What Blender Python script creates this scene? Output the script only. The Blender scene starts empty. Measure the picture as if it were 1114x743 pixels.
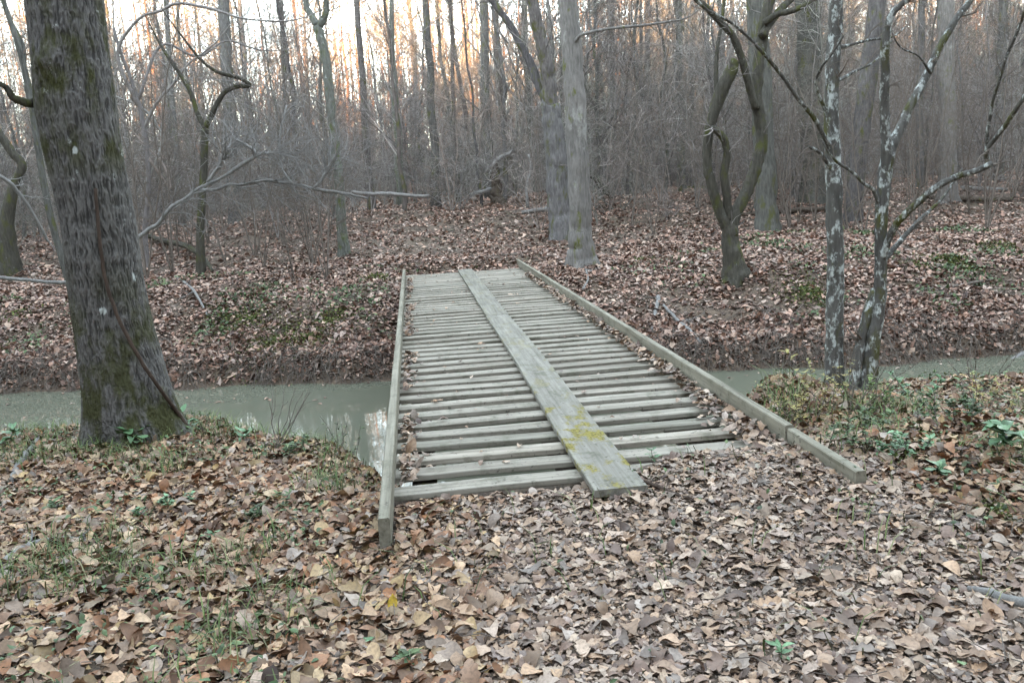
import bpy, math, random
import numpy as np
from mathutils import Matrix, Vector

rng = np.random.default_rng(11)
random.seed(5)
sc = bpy.context.scene
C = sc.collection
rad = math.radians

# ------------------------------------------------------------------ camera
CAMZ = 1.75
YAW, PITCH, ROLL, FPX = rad(6.31), rad(10.49), rad(3.3), 900.0
fw = np.array([math.sin(YAW)*math.cos(PITCH), math.cos(YAW)*math.cos(PITCH), -math.sin(PITCH)])
r0 = np.array([math.cos(YAW), -math.sin(YAW), 0.0]); u0 = np.cross(r0, fw)
rt = r0*math.cos(ROLL) - u0*math.sin(ROLL); up = u0*math.cos(ROLL) + r0*math.sin(ROLL)
EYE = np.array([0, 0, CAMZ])
cam_d = bpy.data.cameras.new('camera'); cam = bpy.data.objects.new('camera', cam_d); C.objects.link(cam)
M = Matrix(((rt[0], up[0], -fw[0], 0), (rt[1], up[1], -fw[1], 0), (rt[2], up[2], -fw[2], CAMZ), (0, 0, 0, 1)))
cam.matrix_world = M
cam_d.sensor_width = 36; cam_d.lens = FPX/1114*36; cam_d.clip_start = .05; cam_d.clip_end = 2000
sc.camera = cam

def ray(px, py):
    return fw + rt*(px-557)/FPX - up*(py-371.5)/FPX
def at_y(px, py, Y):                       # point of the sight line lying on the vertical plane y = Y
    d = ray(px, py); return EYE + d*(Y/d[1])
def depth(P): return float((P-EYE) @ fw)

# ------------------------------------------------------------------ noise
def _h(i, j, k, s):
    n = (i*374761393 + j*668265263 + k*2147483647 + s*974634797) & 0xffffffff
    n = ((n ^ (n >> 13))*1274126177) & 0xffffffff
    n = (n ^ (n >> 16)) & 0xffffff
    return n/float(0xffffff)
def vn(x, y, z=0.0, s=0):
    x, y, z = np.broadcast_arrays(np.asarray(x, float), np.asarray(y, float), np.asarray(z, float))
    i, j, k = (np.floor(a).astype(np.int64) for a in (x, y, z))
    f, g, h = x-i, y-j, z-k
    f, g, h = (a*a*(3-2*a) for a in (f, g, h))
    def c(a, b, d): return _h(i+a, j+b, k+d, s)
    x00 = c(0,0,0)*(1-f)+c(1,0,0)*f; x10 = c(0,1,0)*(1-f)+c(1,1,0)*f
    x01 = c(0,0,1)*(1-f)+c(1,0,1)*f; x11 = c(0,1,1)*(1-f)+c(1,1,1)*f
    return (x00*(1-g)+x10*g)*(1-h) + (x01*(1-g)+x11*g)*h
def fbm(x, y, z=0.0, s=0, o=4):
    t = 0; a = .5
    for q in range(o):
        t = t + a*vn(np.asarray(x)*2**q, np.asarray(y)*2**q, np.asarray(z)*2**q, s+q); a *= .5
    return t/(1-.5**o)
def ss(a, b, x):
    t = np.clip((np.asarray(x, float)-a)/(b-a), 0, 1); return t*t*(3-2*t)

# ------------------------------------------------------------------ terrain
WATER = -1.2
def far_edge(x): return 12.95 - .235*np.clip(x, -14, 6) + .55*(fbm(x*.7, 3.3, s=9)-.5) + .5*(fbm(x*2.6, 7.3, s=10, o=3)-.5)
def near_edge(x): return 8.7 - .1*np.clip(x, -10, 12) + .55*ss(-1.2, -2.2, x) + .45*ss(2.6, 3.3, x)
def ground(x, y):
    x = np.asarray(x, float); y = np.asarray(y, float)
    n1 = fbm(x*.45, y*.45, s=1)-.5; n2 = fbm(x*1.9, y*1.9, s=2)-.5
    cor = ss(-1.0, -.2, x)*(1-ss(2.3, 3.2, x))                 # the strip taken by the bridge and the track
    # near side
    base = .13*(1-ss(1, 4.2, y)) - .03 + .075*ss(.9, 1.5, x)*(1-ss(4.72, 4.95, y))*ss(2.5, 4.4, y)
    crest = base - .13*ss(4.0, 6.6, y)*(1-ss(1.5, 3.5, x)) - .12*ss(-2.0, -.9, x)*(1-ss(-.3, .5, x))*ss(5, 6.6, y) - .17*ss(2.6, 3.6, x)*ss(4.6, 6.4, y) + .05*ss(2.5, 2.9, x)*ss(3.8, 5.0, y)*(1-ss(3.2, 4.2, x))
    ne = near_edge(x)
    cs = ne-2.0 - .1*ss(-1, -3, x)
    side = crest*(1-ss(cs, ne, y)) + (WATER-.05)*ss(cs, ne, y)
    under = base - .07*ss(4.55, 4.72, y)*(1-ss(.9, 1.4, x)) - (.45)*ss(4.8, 6.2, y); under = under*(1-ss(6.0, 8.4, y)) + (WATER-.1)*ss(6.0, 8.4, y)
    near = side*(1-cor) + under*cor
    near = near - .7*ss(0, 1.5, y-ne)
    near = near + (n1*.14+n2*.07)*(1-.75*cor)*(1-ss(6.5, 8, y)*.4)
    # far side
    fe = far_edge(x); s = y-fe
    far = WATER-.35 + .3*ss(-1.2, 0, s) + .42*ss(-.05, .42+.6*n2, s) + .73*ss(.15, 3.2, s) + .30*ss(2.2, 5.6, s)
    far = far + .05*0
    rise = ss(18, 31, y)
    lowl = ss(-3, -12, x)
    lowr = ss(5, 13, x)
    far = far + rise*(1.05 - .45*lowl - .25*lowr) + .012*np.clip(y-31, 0, 300)
    hump = (n1*.42*(1-cor*ss(21, 19, y)) + n2*(.16+.30*ss(3, .6, s)))*ss(.2, 1.2, s)*(1-.85*cor*ss(21, 18, y))
    far = far + hump
    far = far - .22*cor*ss(18.75, 18.25, y)*ss(13, 15, y)
    m = ss(ne+.2, ne+2.0, y)
    return near*(1-m) + far*m
def gz(x, y): return float(ground(np.array([x]), np.array([y]))[0])
def hit(px, py, t0=2.0, t1=140.0):
    d = ray(px, py); d = d/d[1]
    t = np.linspace(t0, t1, 6000); P = EYE + t[:, None]*d
    below = P[:, 2] <= ground(P[:, 0], P[:, 1])
    if not below.any(): return P[-1]
    return P[int(np.argmax(below))]

# ------------------------------------------------------------------ mesh builder
class MB:
    def __init__(s): s.v = []; s.q = []; s.t = []; s.n = 0; s.attr = None
    def add(s, V, Q=None, T=None):
        V = np.asarray(V, float).reshape(-1, 3)
        if Q is not None and len(Q): s.q.append(np.asarray(Q, np.int64).reshape(-1, 4)+s.n)
        if T is not None and len(T): s.t.append(np.asarray(T, np.int64).reshape(-1, 3)+s.n)
        s.v.append(V); s.n += len(V); return s
    def tube(s, P, R, k=8, rough=0.0, cap=False, seed=0, lump=None):
        P = np.asarray(P, float); R = np.asarray(R, float); n = len(P)
        T = np.gradient(P, axis=0); T /= np.linalg.norm(T, axis=1)[:, None]+1e-9
        a = np.array([1.0, 0, 0]) if abs(T[0][0]) < .8 else np.array([0, 1.0, 0])
        U = np.zeros_like(P)
        for i in range(n):
            a = a - T[i]*(a@T[i]); a /= np.linalg.norm(a)+1e-9; U[i] = a
        W = np.cross(T, U)
        th = np.arange(k)*2*math.pi/k
        rr = np.repeat(R[:, None], k, 1)
        if rough:
            c = np.stack([np.cos(th), np.sin(th)])
            z = np.cumsum(np.r_[0, np.linalg.norm(np.diff(P, axis=0), axis=1)])
            f = .5/np.maximum(R.mean(), .01)
            rr = rr*(1+rough*2*(fbm(c[0][None]*1.4+seed*7.1, c[1][None]*1.4, z[:, None]*f*.6, s=seed, o=3)-.5))
        if lump is not None: rr = rr*lump(th[None], np.linspace(0, 1, n)[:, None], P[:, 2][:, None])
        V = P[:, None]+rr[..., None]*(np.cos(th)[None, :, None]*U[:, None]+np.sin(th)[None, :, None]*W[:, None])
        i = np.arange(n-1)[:, None]*k; j = np.arange(k)[None]; j2 = (j+1) % k
        Q = np.stack([i+j, i+j2, i+k+j2, i+k+j], -1).reshape(-1, 4)
        V = V.reshape(-1, 3); Tt = None
        if cap:
            V = np.vstack([V, P[0], P[-1]]); b = n*k; jj = np.arange(k); j2 = (jj+1) % k
            Tt = np.vstack([np.stack([np.full(k, b), j2, jj], 1), np.stack([np.full(k, b+1), (n-1)*k+jj, (n-1)*k+j2], 1)])
        return s.add(V, Q, Tt)
    def batch(s, P, R, k=3):                # P [N,n,3], R [N,n]: many thin tubes at once
        N, n = R.shape
        D = P[:, -1]-P[:, 0]; D /= np.linalg.norm(D, axis=1)[:, None]+1e-9
        a = np.where(np.abs(D[:, 2:3]) < .8, np.array([[0, 0, 1.0]]), np.array([[1.0, 0, 0]]))
        U = np.cross(D, a); U /= np.linalg.norm(U, axis=1)[:, None]+1e-9; W = np.cross(D, U)
        th = np.arange(k)*2*math.pi/k
        ring = np.cos(th)[None, :, None]*U[:, None]+np.sin(th)[None, :, None]*W[:, None]
        V = P[:, :, None]+R[..., None, None]*ring[:, None]
        b = (np.arange(N)*n*k)[:, None, None]; i = (np.arange(n-1)*k)[None, :, None]; j = np.arange(k)[None, None]; j2 = (j+1) % k
        Q = np.stack([b+i+j, b+i+j2, b+i+k+j2, b+i+k+j], -1).reshape(-1, 4)
        return s.add(V.reshape(-1, 3), Q)
    def box(s, x0, x1, y0, y1, z0, z1, b=.006, jit=0.0):
        # box with chamfered edges along its four long sides (cross-section in the two short axes)
        L = [x1-x0, y1-y0, z1-z0]; ax = int(np.argmax(L)); o = [i for i in range(3) if i != ax]
        lo = [x0, y0, z0]; hi = [x1, y1, z1]
        a0, a1, c0, c1 = lo[o[0]], hi[o[0]], lo[o[1]], hi[o[1]]
        ring = [(a0+b, c0), (a1-b, c0), (a1, c0+b), (a1, c1-b), (a1-b, c1), (a0+b, c1), (a0, c1-b), (a0, c0+b)]
        n = max(2, int(L[ax]/.25)+1)
        V = []
        for q in range(n):
            t = lo[ax]+(hi[ax]-lo[ax])*q/(n-1)
            w0, w1 = (random.uniform(-jit, jit) for _ in range(2))
            for (p, r) in ring:
                v = [0, 0, 0]; v[ax] = t; v[o[0]] = p+w0; v[o[1]] = r+w1*.5; V.append(v)
        Q = []
        for q in range(n-1):
            for j in range(8): Q.append((q*8+j, q*8+(j+1) % 8, q*8+8+(j+1) % 8, q*8+8+j))
        e = (n-1)*8
        Q += [(0, 1, 2, 7), (2, 3, 6, 7), (3, 4, 5, 6), (e+7, e+2, e+1, e), (e+7, e+6, e+3, e+2), (e+6, e+5, e+4, e+3)]
        return s.add(V, Q)

def build(name, mb, mat, parent=None, loc=None, smooth=True, attr=None):
    V = np.vstack(mb.v)
    base = np.array(loc if loc is not None else (parent.matrix_world.translation if False else (0, 0, 0)), float)
    if parent is not None: base = np.array(parent['_b'])
    V = V-base
    Q = np.vstack(mb.q) if mb.q else np.zeros((0, 4), np.int64); T = np.vstack(mb.t) if mb.t else np.zeros((0, 3), np.int64)
    me = bpy.data.meshes.new(name); me.vertices.add(len(V)); me.vertices.foreach_set('co', V.astype(np.float32).ravel())
    li = np.concatenate([Q.ravel(), T.ravel()]).astype(np.int32)
    ls = np.concatenate([np.arange(len(Q))*4, len(Q)*4+np.arange(len(T))*3]).astype(np.int32)
    me.loops.add(len(li)); me.polygons.add(len(ls))
    me.loops.foreach_set('vertex_index', li); me.polygons.foreach_set('loop_start', ls)
    me.update(calc_edges=True)
    me.polygons.foreach_set('use_smooth', np.full(len(ls), smooth, bool))
    if attr:
        for k, a in attr.items():
            at = me.attributes.new(k, 'FLOAT', 'POINT'); at.data.foreach_set('value', np.asarray(a, np.float32).ravel())
    me.materials.append(mat)
    o = bpy.data.objects.new(name, me); C.objects.link(o)
    if parent is not None: o.parent = parent
    else: o.location = base
    return o
def tag(o, label=None, cat=None, group=None, kind=None):
    if label: o['label'] = label
    if cat: o['category'] = cat
    if group: o['group'] = group
    if kind: o['kind'] = kind
    return o
def thing(name, label, cat, loc, group=None):
    o = bpy.data.objects.new(name, None); C.objects.link(o); o.location = loc; o['_b'] = list(map(float, loc)); o.empty_display_size = .2
    return tag(o, label, cat, group)

# ------------------------------------------------------------------ materials
def mat(name):
    m = bpy.data.materials.new(name); m.use_nodes = True
    nt = m.node_tree; return m, nt, nt.nodes['Principled BSDF']
def nd(nt, t, **kw):
    n = nt.nodes.new(t)
    for k, v in kw.items():
        if k.startswith('i_'):
            key = k[2:]; key = int(key) if key.isdigit() else key
            n.inputs[key].default_value = v
        else: setattr(n, k, v)
    return n
def lk(nt, a, b): nt.links.new(a, b)
def ramp(nt, fac, stops, interp='LINEAR'):
    r = nd(nt, 'ShaderNodeValToRGB'); e = r.color_ramp; e.interpolation = interp
    while len(e.elements) < len(stops): e.elements.new(.5)
    for el, (p, c) in zip(e.elements, stops):
        el.position = p; el.color = (*c, 1) if len(c) == 3 else c
    lk(nt, fac, r.inputs[0]); return r.outputs[0]
def noise(nt, vec, scale, detail=4, rough=.55, dim='3D', w=None):
    n = nd(nt, 'ShaderNodeTexNoise', noise_dimensions=dim); n.inputs['Scale'].default_value = scale; n.inputs['Detail'].default_value = detail; n.inputs['Roughness'].default_value = rough
    lk(nt, vec, n.inputs['Vector']); return n.outputs['Fac']
def mapped(nt, src, scale=(1, 1, 1), loc=None):
    m = nd(nt, 'ShaderNodeMapping'); m.inputs['Scale'].default_value = scale; lk(nt, src, m.inputs['Vector'])
    return m.outputs[0]
def mix(nt, f, a, b, blend='MIX'):
    m = nd(nt, 'ShaderNodeMix', data_type='RGBA', blend_type=blend)
    for sock, v in ((m.inputs['Factor'], f), (m.inputs['A'], a), (m.inputs['B'], b)) if False else ((m.inputs[0], f), (m.inputs[6], a), (m.inputs[7], b)):
        if isinstance(v, (int, float)): sock.default_value = v
        elif isinstance(v, tuple): sock.default_value = (*v, 1) if len(v) == 3 else v
        else: lk(nt, v, sock)
    return m.outputs[2]
def math_(nt, op, a, b=None):
    m = nd(nt, 'ShaderNodeMath', operation=op)
    for i, v in enumerate((a, b)):
        if v is None: continue
        if isinstance(v, (int, float)): m.inputs[i].default_value = v
        else: lk(nt, v, m.inputs[i])
    return m.outputs[0]
def objvec(nt, rnd=True):
    tc = nd(nt, 'ShaderNodeTexCoord')
    if not rnd: return tc.outputs['Object']
    oi = nd(nt, 'ShaderNodeObjectInfo'); a = nd(nt, 'ShaderNodeVectorMath', operation='MULTIPLY_ADD')
    s = nd(nt, 'ShaderNodeCombineXYZ')
    for i in range(3): lk(nt, oi.outputs['Random'], s.inputs[i])
    lk(nt, s.outputs[0], a.inputs[0]); a.inputs[1].default_value = (37, 53, 71); lk(nt, tc.outputs['Object'], a.inputs[2])
    return a.outputs[0]

def bark_mat(name, dark, light, moss=0.0, mosscol=(.075, .08, .02), lichen=0.0, lichcol=(.42, .46, .44), scale=1.0, tint=0.0, bump=.5, ridge=False, mosslow=None, lich_s=6, lich_t=.62):
    m, nt, b = mat(name)
    v = objvec(nt, not ridge)
    st = mapped(nt, v, (26*scale, 26*scale, 5*scale))
    n1 = noise(nt, st, 1.0, 5, .6)
    n2 = noise(nt, mapped(nt, v, (3*scale, 3*scale, 1.6*scale)), 1.0, 4)
    if ridge:
        at = nd(nt, 'ShaderNodeAttribute', attribute_name='ridge'); f = math_(nt, 'ADD', math_(nt, 'MULTIPLY', at.outputs['Fac'], .5), math_(nt, 'MULTIPLY', n1, .5))
    else: f = math_(nt, 'ADD', math_(nt, 'MULTIPLY', n1, .75), math_(nt, 'MULTIPLY', n2, .35))
    col = ramp(nt, f, [(.25, dark), (.55, tuple((a+c)/2 for a, c in zip(dark, light))), (.8, light)])
    if tint:
        oi = nd(nt, 'ShaderNodeObjectInfo')
        tcol = ramp(nt, oi.outputs['Random'], [(0, (.62, .6, .62)), (.3, (1, .97, .95)), (.55, (.8, .85, .72)), (.8, (1.25, 1.25, 1.25)), (1, (1.0, .82, .7))])
        col = mix(nt, tint, col, tcol, 'MULTIPLY')
    if name == 'twig_bark':
        ge = nd(nt, 'ShaderNodeNewGeometry')
        col = mix(nt, 1.0, col, ramp(nt, ge.outputs['Random Per Island'], [(0, (.35, .34, .34)), (.5, (.85, .85, .85)), (.85, (1.2, 1.2, 1.2)), (1, (1.7, 1.7, 1.68))]), 'MULTIPLY')
    if moss:
        mn = noise(nt, mapped(nt, v, (5, 5, 2.5)), 1.0, 5, .65)
        mk = ramp(nt, mn, [(.62-moss*.25, (0, 0, 0)), (.72-moss*.2, (1, 1, 1))])
        if mosslow is not None:
            sx = nd(nt, 'ShaderNodeSeparateXYZ'); tc = nd(nt, 'ShaderNodeTexCoord'); lk(nt, tc.outputs['Object'], sx.inputs[0])
            z = ramp(nt, math_(nt, 'MULTIPLY', sx.outputs[2], .1), mosslow)
            mk = math_(nt, 'MULTIPLY', mk, z)
        mc = mix(nt, noise(nt, v, 30, 3), mosscol, tuple(c*1.9 for c in mosscol))
        col = mix(nt, mk, col, mc)
    if lichen:
        ln = math_(nt, 'ADD', noise(nt, mapped(nt, v, (lich_s, lich_s, lich_s*.6)), 1.0, 4, .65), math_(nt, 'MULTIPLY', math_(nt, 'SUBTRACT', noise(nt, mapped(nt, v, (70, 70, 40)), 1.0, 3, .6), .5), .22))
        lmk = ramp(nt, ln, [(lich_t, (0, 0, 0)), (lich_t+.12, (1, 1, 1))])
        col = mix(nt, math_(nt, 'MULTIPLY', lmk, lichen), col, lichcol)
    if ridge:
        la = nd(nt, 'ShaderNodeAttribute', attribute_name='lichen'); col = mix(nt, math_(nt, 'MULTIPLY', la.outputs['Fac'], .85), col, (.50, .53, .51))
    lk(nt, col, b.inputs['Base Color']); b.inputs['Roughness'].default_value = .95; b.inputs['Specular IOR Level'].default_value = .15
    bp = nd(nt, 'ShaderNodeBump'); bp.inputs['Strength'].default_value = min(1, bump*1.7); bp.inputs['Distance'].default_value = .05
    lk(nt, n1, bp.inputs['Height']); lk(nt, bp.outputs[0], b.inputs['Normal'])
    return m

MT = {}
MT['oak'] = bark_mat('oak_bark', (.05, .047, .045), (.165, .157, .15), moss=.68, mosscol=(.04, .041, .018), lichen=.9, lichcol=(.55, .58, .55), ridge=True, bump=.35,
    mosslow=[(0, (1, 1, 1)), (.09, (.85, .85, .85)), (.15, (.12, .12, .12)), (.215, (.1, .1, .1)), (.24, (1, 1, 1)), (.26, (.3, .3, .3)), (.285, (1, 1, 1)), (.33, (.8, .8, .8)), (.4, (.3, .3, .3))], lich_s=9, lich_t=.67)
MT['grey'] = bark_mat('grey_bark', (.032, .03, .03), (.19, .182, .18), moss=.3, mosscol=(.06, .062, .025), lichen=.5, tint=.8, lich_s=12, lich_t=.67)
MT['twig'] = bark_mat('twig_bark', (.13, .122, .117), (.35, .33, .318), tint=.8, bump=.1)
MT['dark'] = bark_mat('dark_bark', (.026, .024, .02), (.105, .098, .08), moss=.4, mosscol=(.05, .052, .02), lichen=.5, lich_s=14, lich_t=.66)
MT['pale'] = bark_mat('pale_bark', (.07, .066, .062), (.28, .262, .245), moss=.15, lichen=.6, lichcol=(.4, .4, .37), lich_s=3, lich_t=.6)
MT['lichen'] = bark_mat('lichened_bark', (.038, .036, .033), (.17, .163, .15), moss=.35, mosscol=(.06, .06, .02), lichen=1.0, lichcol=(.50, .53, .51), lich_s=16, lich_t=.525)
MT['slim'] = bark_mat('slim_bark', (.06, .062, .055), (.2, .205, .18), moss=.35, mosscol=(.07, .08, .035), lichen=.8, lichcol=(.4, .45, .42), lich_s=12, lich_t=.61)
MT['dead'] = bark_mat('dead_wood', (.11, .104, .098), (.30, .29, .278), bump=.25)
MT['rot'] = bark_mat('rotten_wood', (.045, .037, .03), (.13, .105, .085), moss=.12)
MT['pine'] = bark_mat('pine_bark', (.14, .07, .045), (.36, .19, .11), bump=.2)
MT['vine'] = bark_mat('vine_bark', (.035, .026, .021), (.09, .064, .05), bump=.2)
MT['stick'] = bark_mat('stick_bark', (.08, .065, .055), (.22, .19, .165), bump=.2)

def wood_mat(name, a, b_, axis, moss=False):
    m, nt, b = mat(name); v = objvec(nt)
    sc_ = [28, 28, 28]; sc_[axis] = 1.2
    g = noise(nt, mapped(nt, v, tuple(sc_)), 1.0, 6, .65)
    sc2 = [6, 6, 6]; sc2[axis] = 1.4
    big = noise(nt, mapped(nt, v, tuple(sc2)), 1.0, 4)
    col = ramp(nt, math_(nt, 'ADD', math_(nt, 'MULTIPLY', g, .7), math_(nt, 'MULTIPLY', big, .3)), [(.28, tuple(c*.38 for c in a)), (.42, a), (.68, b_)])
    oi = nd(nt, 'ShaderNodeObjectInfo')
    col = mix(nt, .75, col, ramp(nt, oi.outputs['Random'], [(0, (.6, .61, .56)), (.35, (1.05, 1.04, 1.0)), (.7, (.82, .81, .77)), (1, (1.2, 1.16, 1.1))]), 'MULTIPLY')
    alg = noise(nt, v, 5.5, 5, .7)
    col = mix(nt, ramp(nt, alg, [(.52, (0, 0, 0)), (.72, (.75, .75, .75))]), col, (.085, .085, .055))
    spl = noise(nt, v, 24, 4, .65)
    col = mix(nt, ramp(nt, spl, [(.6, (0, 0, 0)), (.68, (.75, .75, .75))]), col, (.07, .062, .05))
    if moss:
        tc = nd(nt, 'ShaderNodeTexCoord'); sx = nd(nt, 'ShaderNodeSeparateXYZ'); lk(nt, tc.outputs['Object'], sx.inputs[0])
        zone = ramp(nt, math_(nt, 'MULTIPLY', sx.outputs[1], .1), [(0, (.45, .45, .45)), (.05, (1, 1, 1)), (.21, (1, 1, 1)), (.29, (.35, .35, .35)), (.8, (.25, .25, .25))])
        mn = noise(nt, mapped(nt, v, (7, 4, 7)), 1.0, 5, .65)
        mk = math_(nt, 'MULTIPLY', ramp(nt, mn, [(.53, (0, 0, 0)), (.62, (1, 1, 1))]), zone)
        fleck = ramp(nt, noise(nt, v, 60, 3), [(.35, (.09, .068, .018)), (.6, (.22, .19, .045))])
        col = mix(nt, mk, col, fleck)
    lk(nt, col, b.inputs['Base Color']); b.inputs['Roughness'].default_value = .88; b.inputs['Specular IOR Level'].default_value = .25
    bp = nd(nt, 'ShaderNodeBump'); bp.inputs['Strength'].default_value = .55; bp.inputs['Distance'].default_value = .006
    lk(nt, g, bp.inputs['Height']); lk(nt, bp.outputs[0], b.inputs['Normal'])
    return m
MT['board'] = wood_mat('weathered_board', (.20, .18, .15), (.40, .372, .325), 0)
MT['runner'] = wood_mat('mossy_plank', (.195, .183, .16), (.335, .318, .285), 1, True)
MT['rail'] = wood_mat('weathered_rail', (.17, .158, .125), (.30, .283, .235), 1)

def leaf_mat(name, stops, rough=.6, gain=1.0):
    m, nt, b = mat(name); ge = nd(nt, 'ShaderNodeNewGeometry'); r = ge.outputs['Random Per Island']
    col = ramp(nt, r, [(p, tuple(c*gain for c in k)) for p, k in stops])
    r2 = math_(nt, 'FRACT', math_(nt, 'MULTIPLY', r, 91.7))
    col = mix(nt, .8, col, ramp(nt, r2, [(0, (.3, .3, .31)), (.4, (.82, .82, .82)), (.8, (1.15, 1.15, 1.15)), (1, (1.5, 1.5, 1.5))]), 'MULTIPLY')
    tc = nd(nt, 'ShaderNodeTexCoord')
    col = mix(nt, ramp(nt, noise(nt, tc.outputs['Object'], 70, 3, .6), [(.42, (0, 0, 0)), (.75, (.55, .55, .55))]), col, (.07, .05, .04))
    lk(nt, col, b.inputs['Base Color']); b.inputs['Roughness'].default_value = rough; b.inputs['Specular IOR Level'].default_value = .3
    return m
TAN, PINK, RUST, GREY, DARK, OCH = (.44, .295, .185), (.375, .245, .155), (.28, .13, .06), (.315, .262, .225), (.085, .052, .038), (.40, .27, .12)
MT['litter_near'] = leaf_mat('near_leaf', [(0, DARK), (.15, RUST), (.32, (.24, .15, .10)), (.48, TAN), (.62, PINK), (.78, GREY), (.9, OCH), (1, (.40, .29, .20))])
MT['litter_track'] = leaf_mat('track_leaf', [(0, (.13, .09, .075)), (.15, (.24, .16, .12)), (.35, PINK), (.55, (.43, .305, .22)), (.7, GREY), (.85, (.48, .36, .26)), (1, (.35, .27, .235))], gain=.93)
MT['litter_far'] = leaf_mat('far_leaf', [(0, (.08, .05, .042)), (.18, (.15, .085, .065)), (.4, (.31, .185, .135)), (.6, (.38, .25, .19)), (.8, (.34, .265, .225)), (1, (.47, .335, .25))], gain=1.2)
MT['green'] = leaf_mat('green_leaf', [(0, (.045, .085, .03)), (.5, (.085, .14, .06)), (1, (.14, .19, .08))])
MT['seed'] = leaf_mat('seedling_leaf', [(0, (.09, .19, .08)), (.5, (.13, .25, .12)), (1, (.19, .31, .17))], .5)
MT['grass'] = leaf_mat('grass_blade', [(0, (.06, .11, .025)), (.5, (.11, .17, .045)), (.8, (.18, .21, .08)), (1, (.28, .26, .15))])
MT['moss'] = leaf_mat('moss_tuft', [(0, (.05, .075, .012)), (.5, (.09, .115, .022)), (1, (.15, .16, .035))])
MT['yellow'] = leaf_mat('yellow_leaf', [(0, (.62, .42, .05)), (1, (.62, .42, .05))])
MT['yellowish'] = leaf_mat('yellowing_leaf', [(0, (.26, .2, .06)), (.5, (.34, .29, .10)), (1, (.2, .22, .08))])
MT['rusty'] = leaf_mat('rusty_leaf', [(0, (.22, .10, .035)), (.5, (.34, .18, .06)), (1, (.42, .27, .09))])

def soil_mat():
    m, nt, b = mat('forest_soil'); v = objvec(nt, False)
    a = noise(nt, v, 14, 6, .7); c = noise(nt, v, 1.1, 4); d = noise(nt, v, 55, 3)
    col = ramp(nt, a, [(.3, (.03, .023, .018)), (.5, (.085, .062, .048)), (.62, (.16, .115, .08)), (.75, (.25, .19, .135))])
    col = mix(nt, ramp(nt, d, [(.4, (0, 0, 0)), (.7, (.6, .6, .6))]), col, (.20, .145, .10))
    col = mix(nt, ramp(nt, c, [(.55, (0, 0, 0)), (.7, (.35, .35, .35))]), col, (.06, .065, .025))
    lk(nt, col, b.inputs['Base Color']); b.inputs['Roughness'].default_value = .95
    bp = nd(nt, 'ShaderNodeBump'); bp.inputs['Strength'].default_value = .7; bp.inputs['Distance'].default_value = .05; lk(nt, a, bp.inputs['Height']); lk(nt, bp.outputs[0], b.inputs['Normal'])
    return m
MT['soil'] = soil_mat()
def water_mat():
    m, nt, b = mat('murky_water'); v = objvec(nt, False)
    col = mix(nt, noise(nt, v, .8, 3), (.118, .123, .09), (.14, .144, .11))
    lk(nt, col, b.inputs['Base Color']); b.inputs['Roughness'].default_value = .02; b.inputs['IOR'].default_value = 1.33
    n = noise(nt, mapped(nt, v, (1.6, 3.0, 1)), 1.0, 2)
    bp = nd(nt, 'ShaderNodeBump'); bp.inputs['Strength'].default_value = .06; bp.inputs['Distance'].default_value = .02; lk(nt, n, bp.inputs['Height']); lk(nt, bp.outputs[0], b.inputs['Normal'])
    return m
MT['water'] = water_mat()

# ------------------------------------------------------------------ ground, water, sun-blocking ridge
def sheet(name, xs, ys, zf, m):
    X, Y = np.meshgrid(xs, ys); Z = zf(X, Y)
    nx, ny = len(xs), len(ys); i = np.arange(ny-1)[:, None]*nx; j = np.arange(nx-1)[None]
    mb = MB().add(np.stack([X, Y, Z], -1), np.stack([i+j, i+j+1, i+nx+j+1, i+nx+j], -1))
    return tag(build(name, mb, m), kind='structure')
xs = np.r_[np.linspace(-320, -40, 25)[:-1], np.linspace(-40, -9, 50)[:-1], np.linspace(-9, 13, 221)[:-1], np.linspace(13, 60, 70)[:-1], np.linspace(60, 320, 20)]
ys = np.r_[np.linspace(-40, 0, 20)[:-1], np.linspace(0, 22, 260)[:-1], np.linspace(22, 60, 90)[:-1], np.linspace(60, 420, 40)]
sheet('ground', xs, ys, ground, MT['soil'])
wx = np.linspace(-60, 70, 3)
mb = MB().add([(-70, 5.4, WATER), (90, 5.4, WATER), (90, 20, WATER), (-70, 20, WATER)], [(0, 1, 2, 3)])
tag(build('water', mb, MT['water']), kind='structure')
def ridge(X, Y):  # unseen ridge added behind the camera to keep sun off the foreground
    t = np.exp(-((Y+62)/13)**2)
    return -1.5 + t*(33 + 14*(fbm(X*.12, Y*.05, s=40)-.5) + 7*(fbm(X*.6, Y*.6, s=41, o=3)-.5))
sheet('shade_hill', np.linspace(-150, 130, 240), np.linspace(-95, -28, 40), ridge, MT['soil'])

# ------------------------------------------------------------------ bridge
BX0, BX1 = -.26, 2.28
br = thing('footbridge', 'weathered grey plank footbridge spanning the muddy creek', 'footbridge', (1.0, 4.0, 0))
y = 4.72; k = 0; boards = []
while y < 18.15:
    w = .15*random.uniform(.95, 1.06); boards.append((y, w))
    y += (.283 if y < 15.2 else (.2 if y < 16.3 else .162))*random.uniform(.95, 1.05)
for k, (y, w) in enumerate(boards):
    mb = MB(); x0 = -.30+random.uniform(-.015, .02); x1 = 2.33+random.uniform(-.02, .02)
    mb.box(x0, x1, y, y+w, -.038, 0, .005, .002)
    V = mb.v[0]; a = random.uniform(-.006, .006); c = random.uniform(-.004, .004)
    V[:, 1] += (V[:, 0]-1)*a; V[:, 2] += c+(V[:, 0]-1)*random.uniform(-.003, .003)
    V[:, 2] += .006*np.sin(V[:, 0]*random.uniform(1, 2.2)+k)
    build('deck_board', mb, MT['board'], br, smooth=False)
mb = MB().box(1.48, 2.06, 4.43, 4.57, .0, .062, .005, .002); build('deck_board', mb, MT['board'], br, smooth=False)
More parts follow.
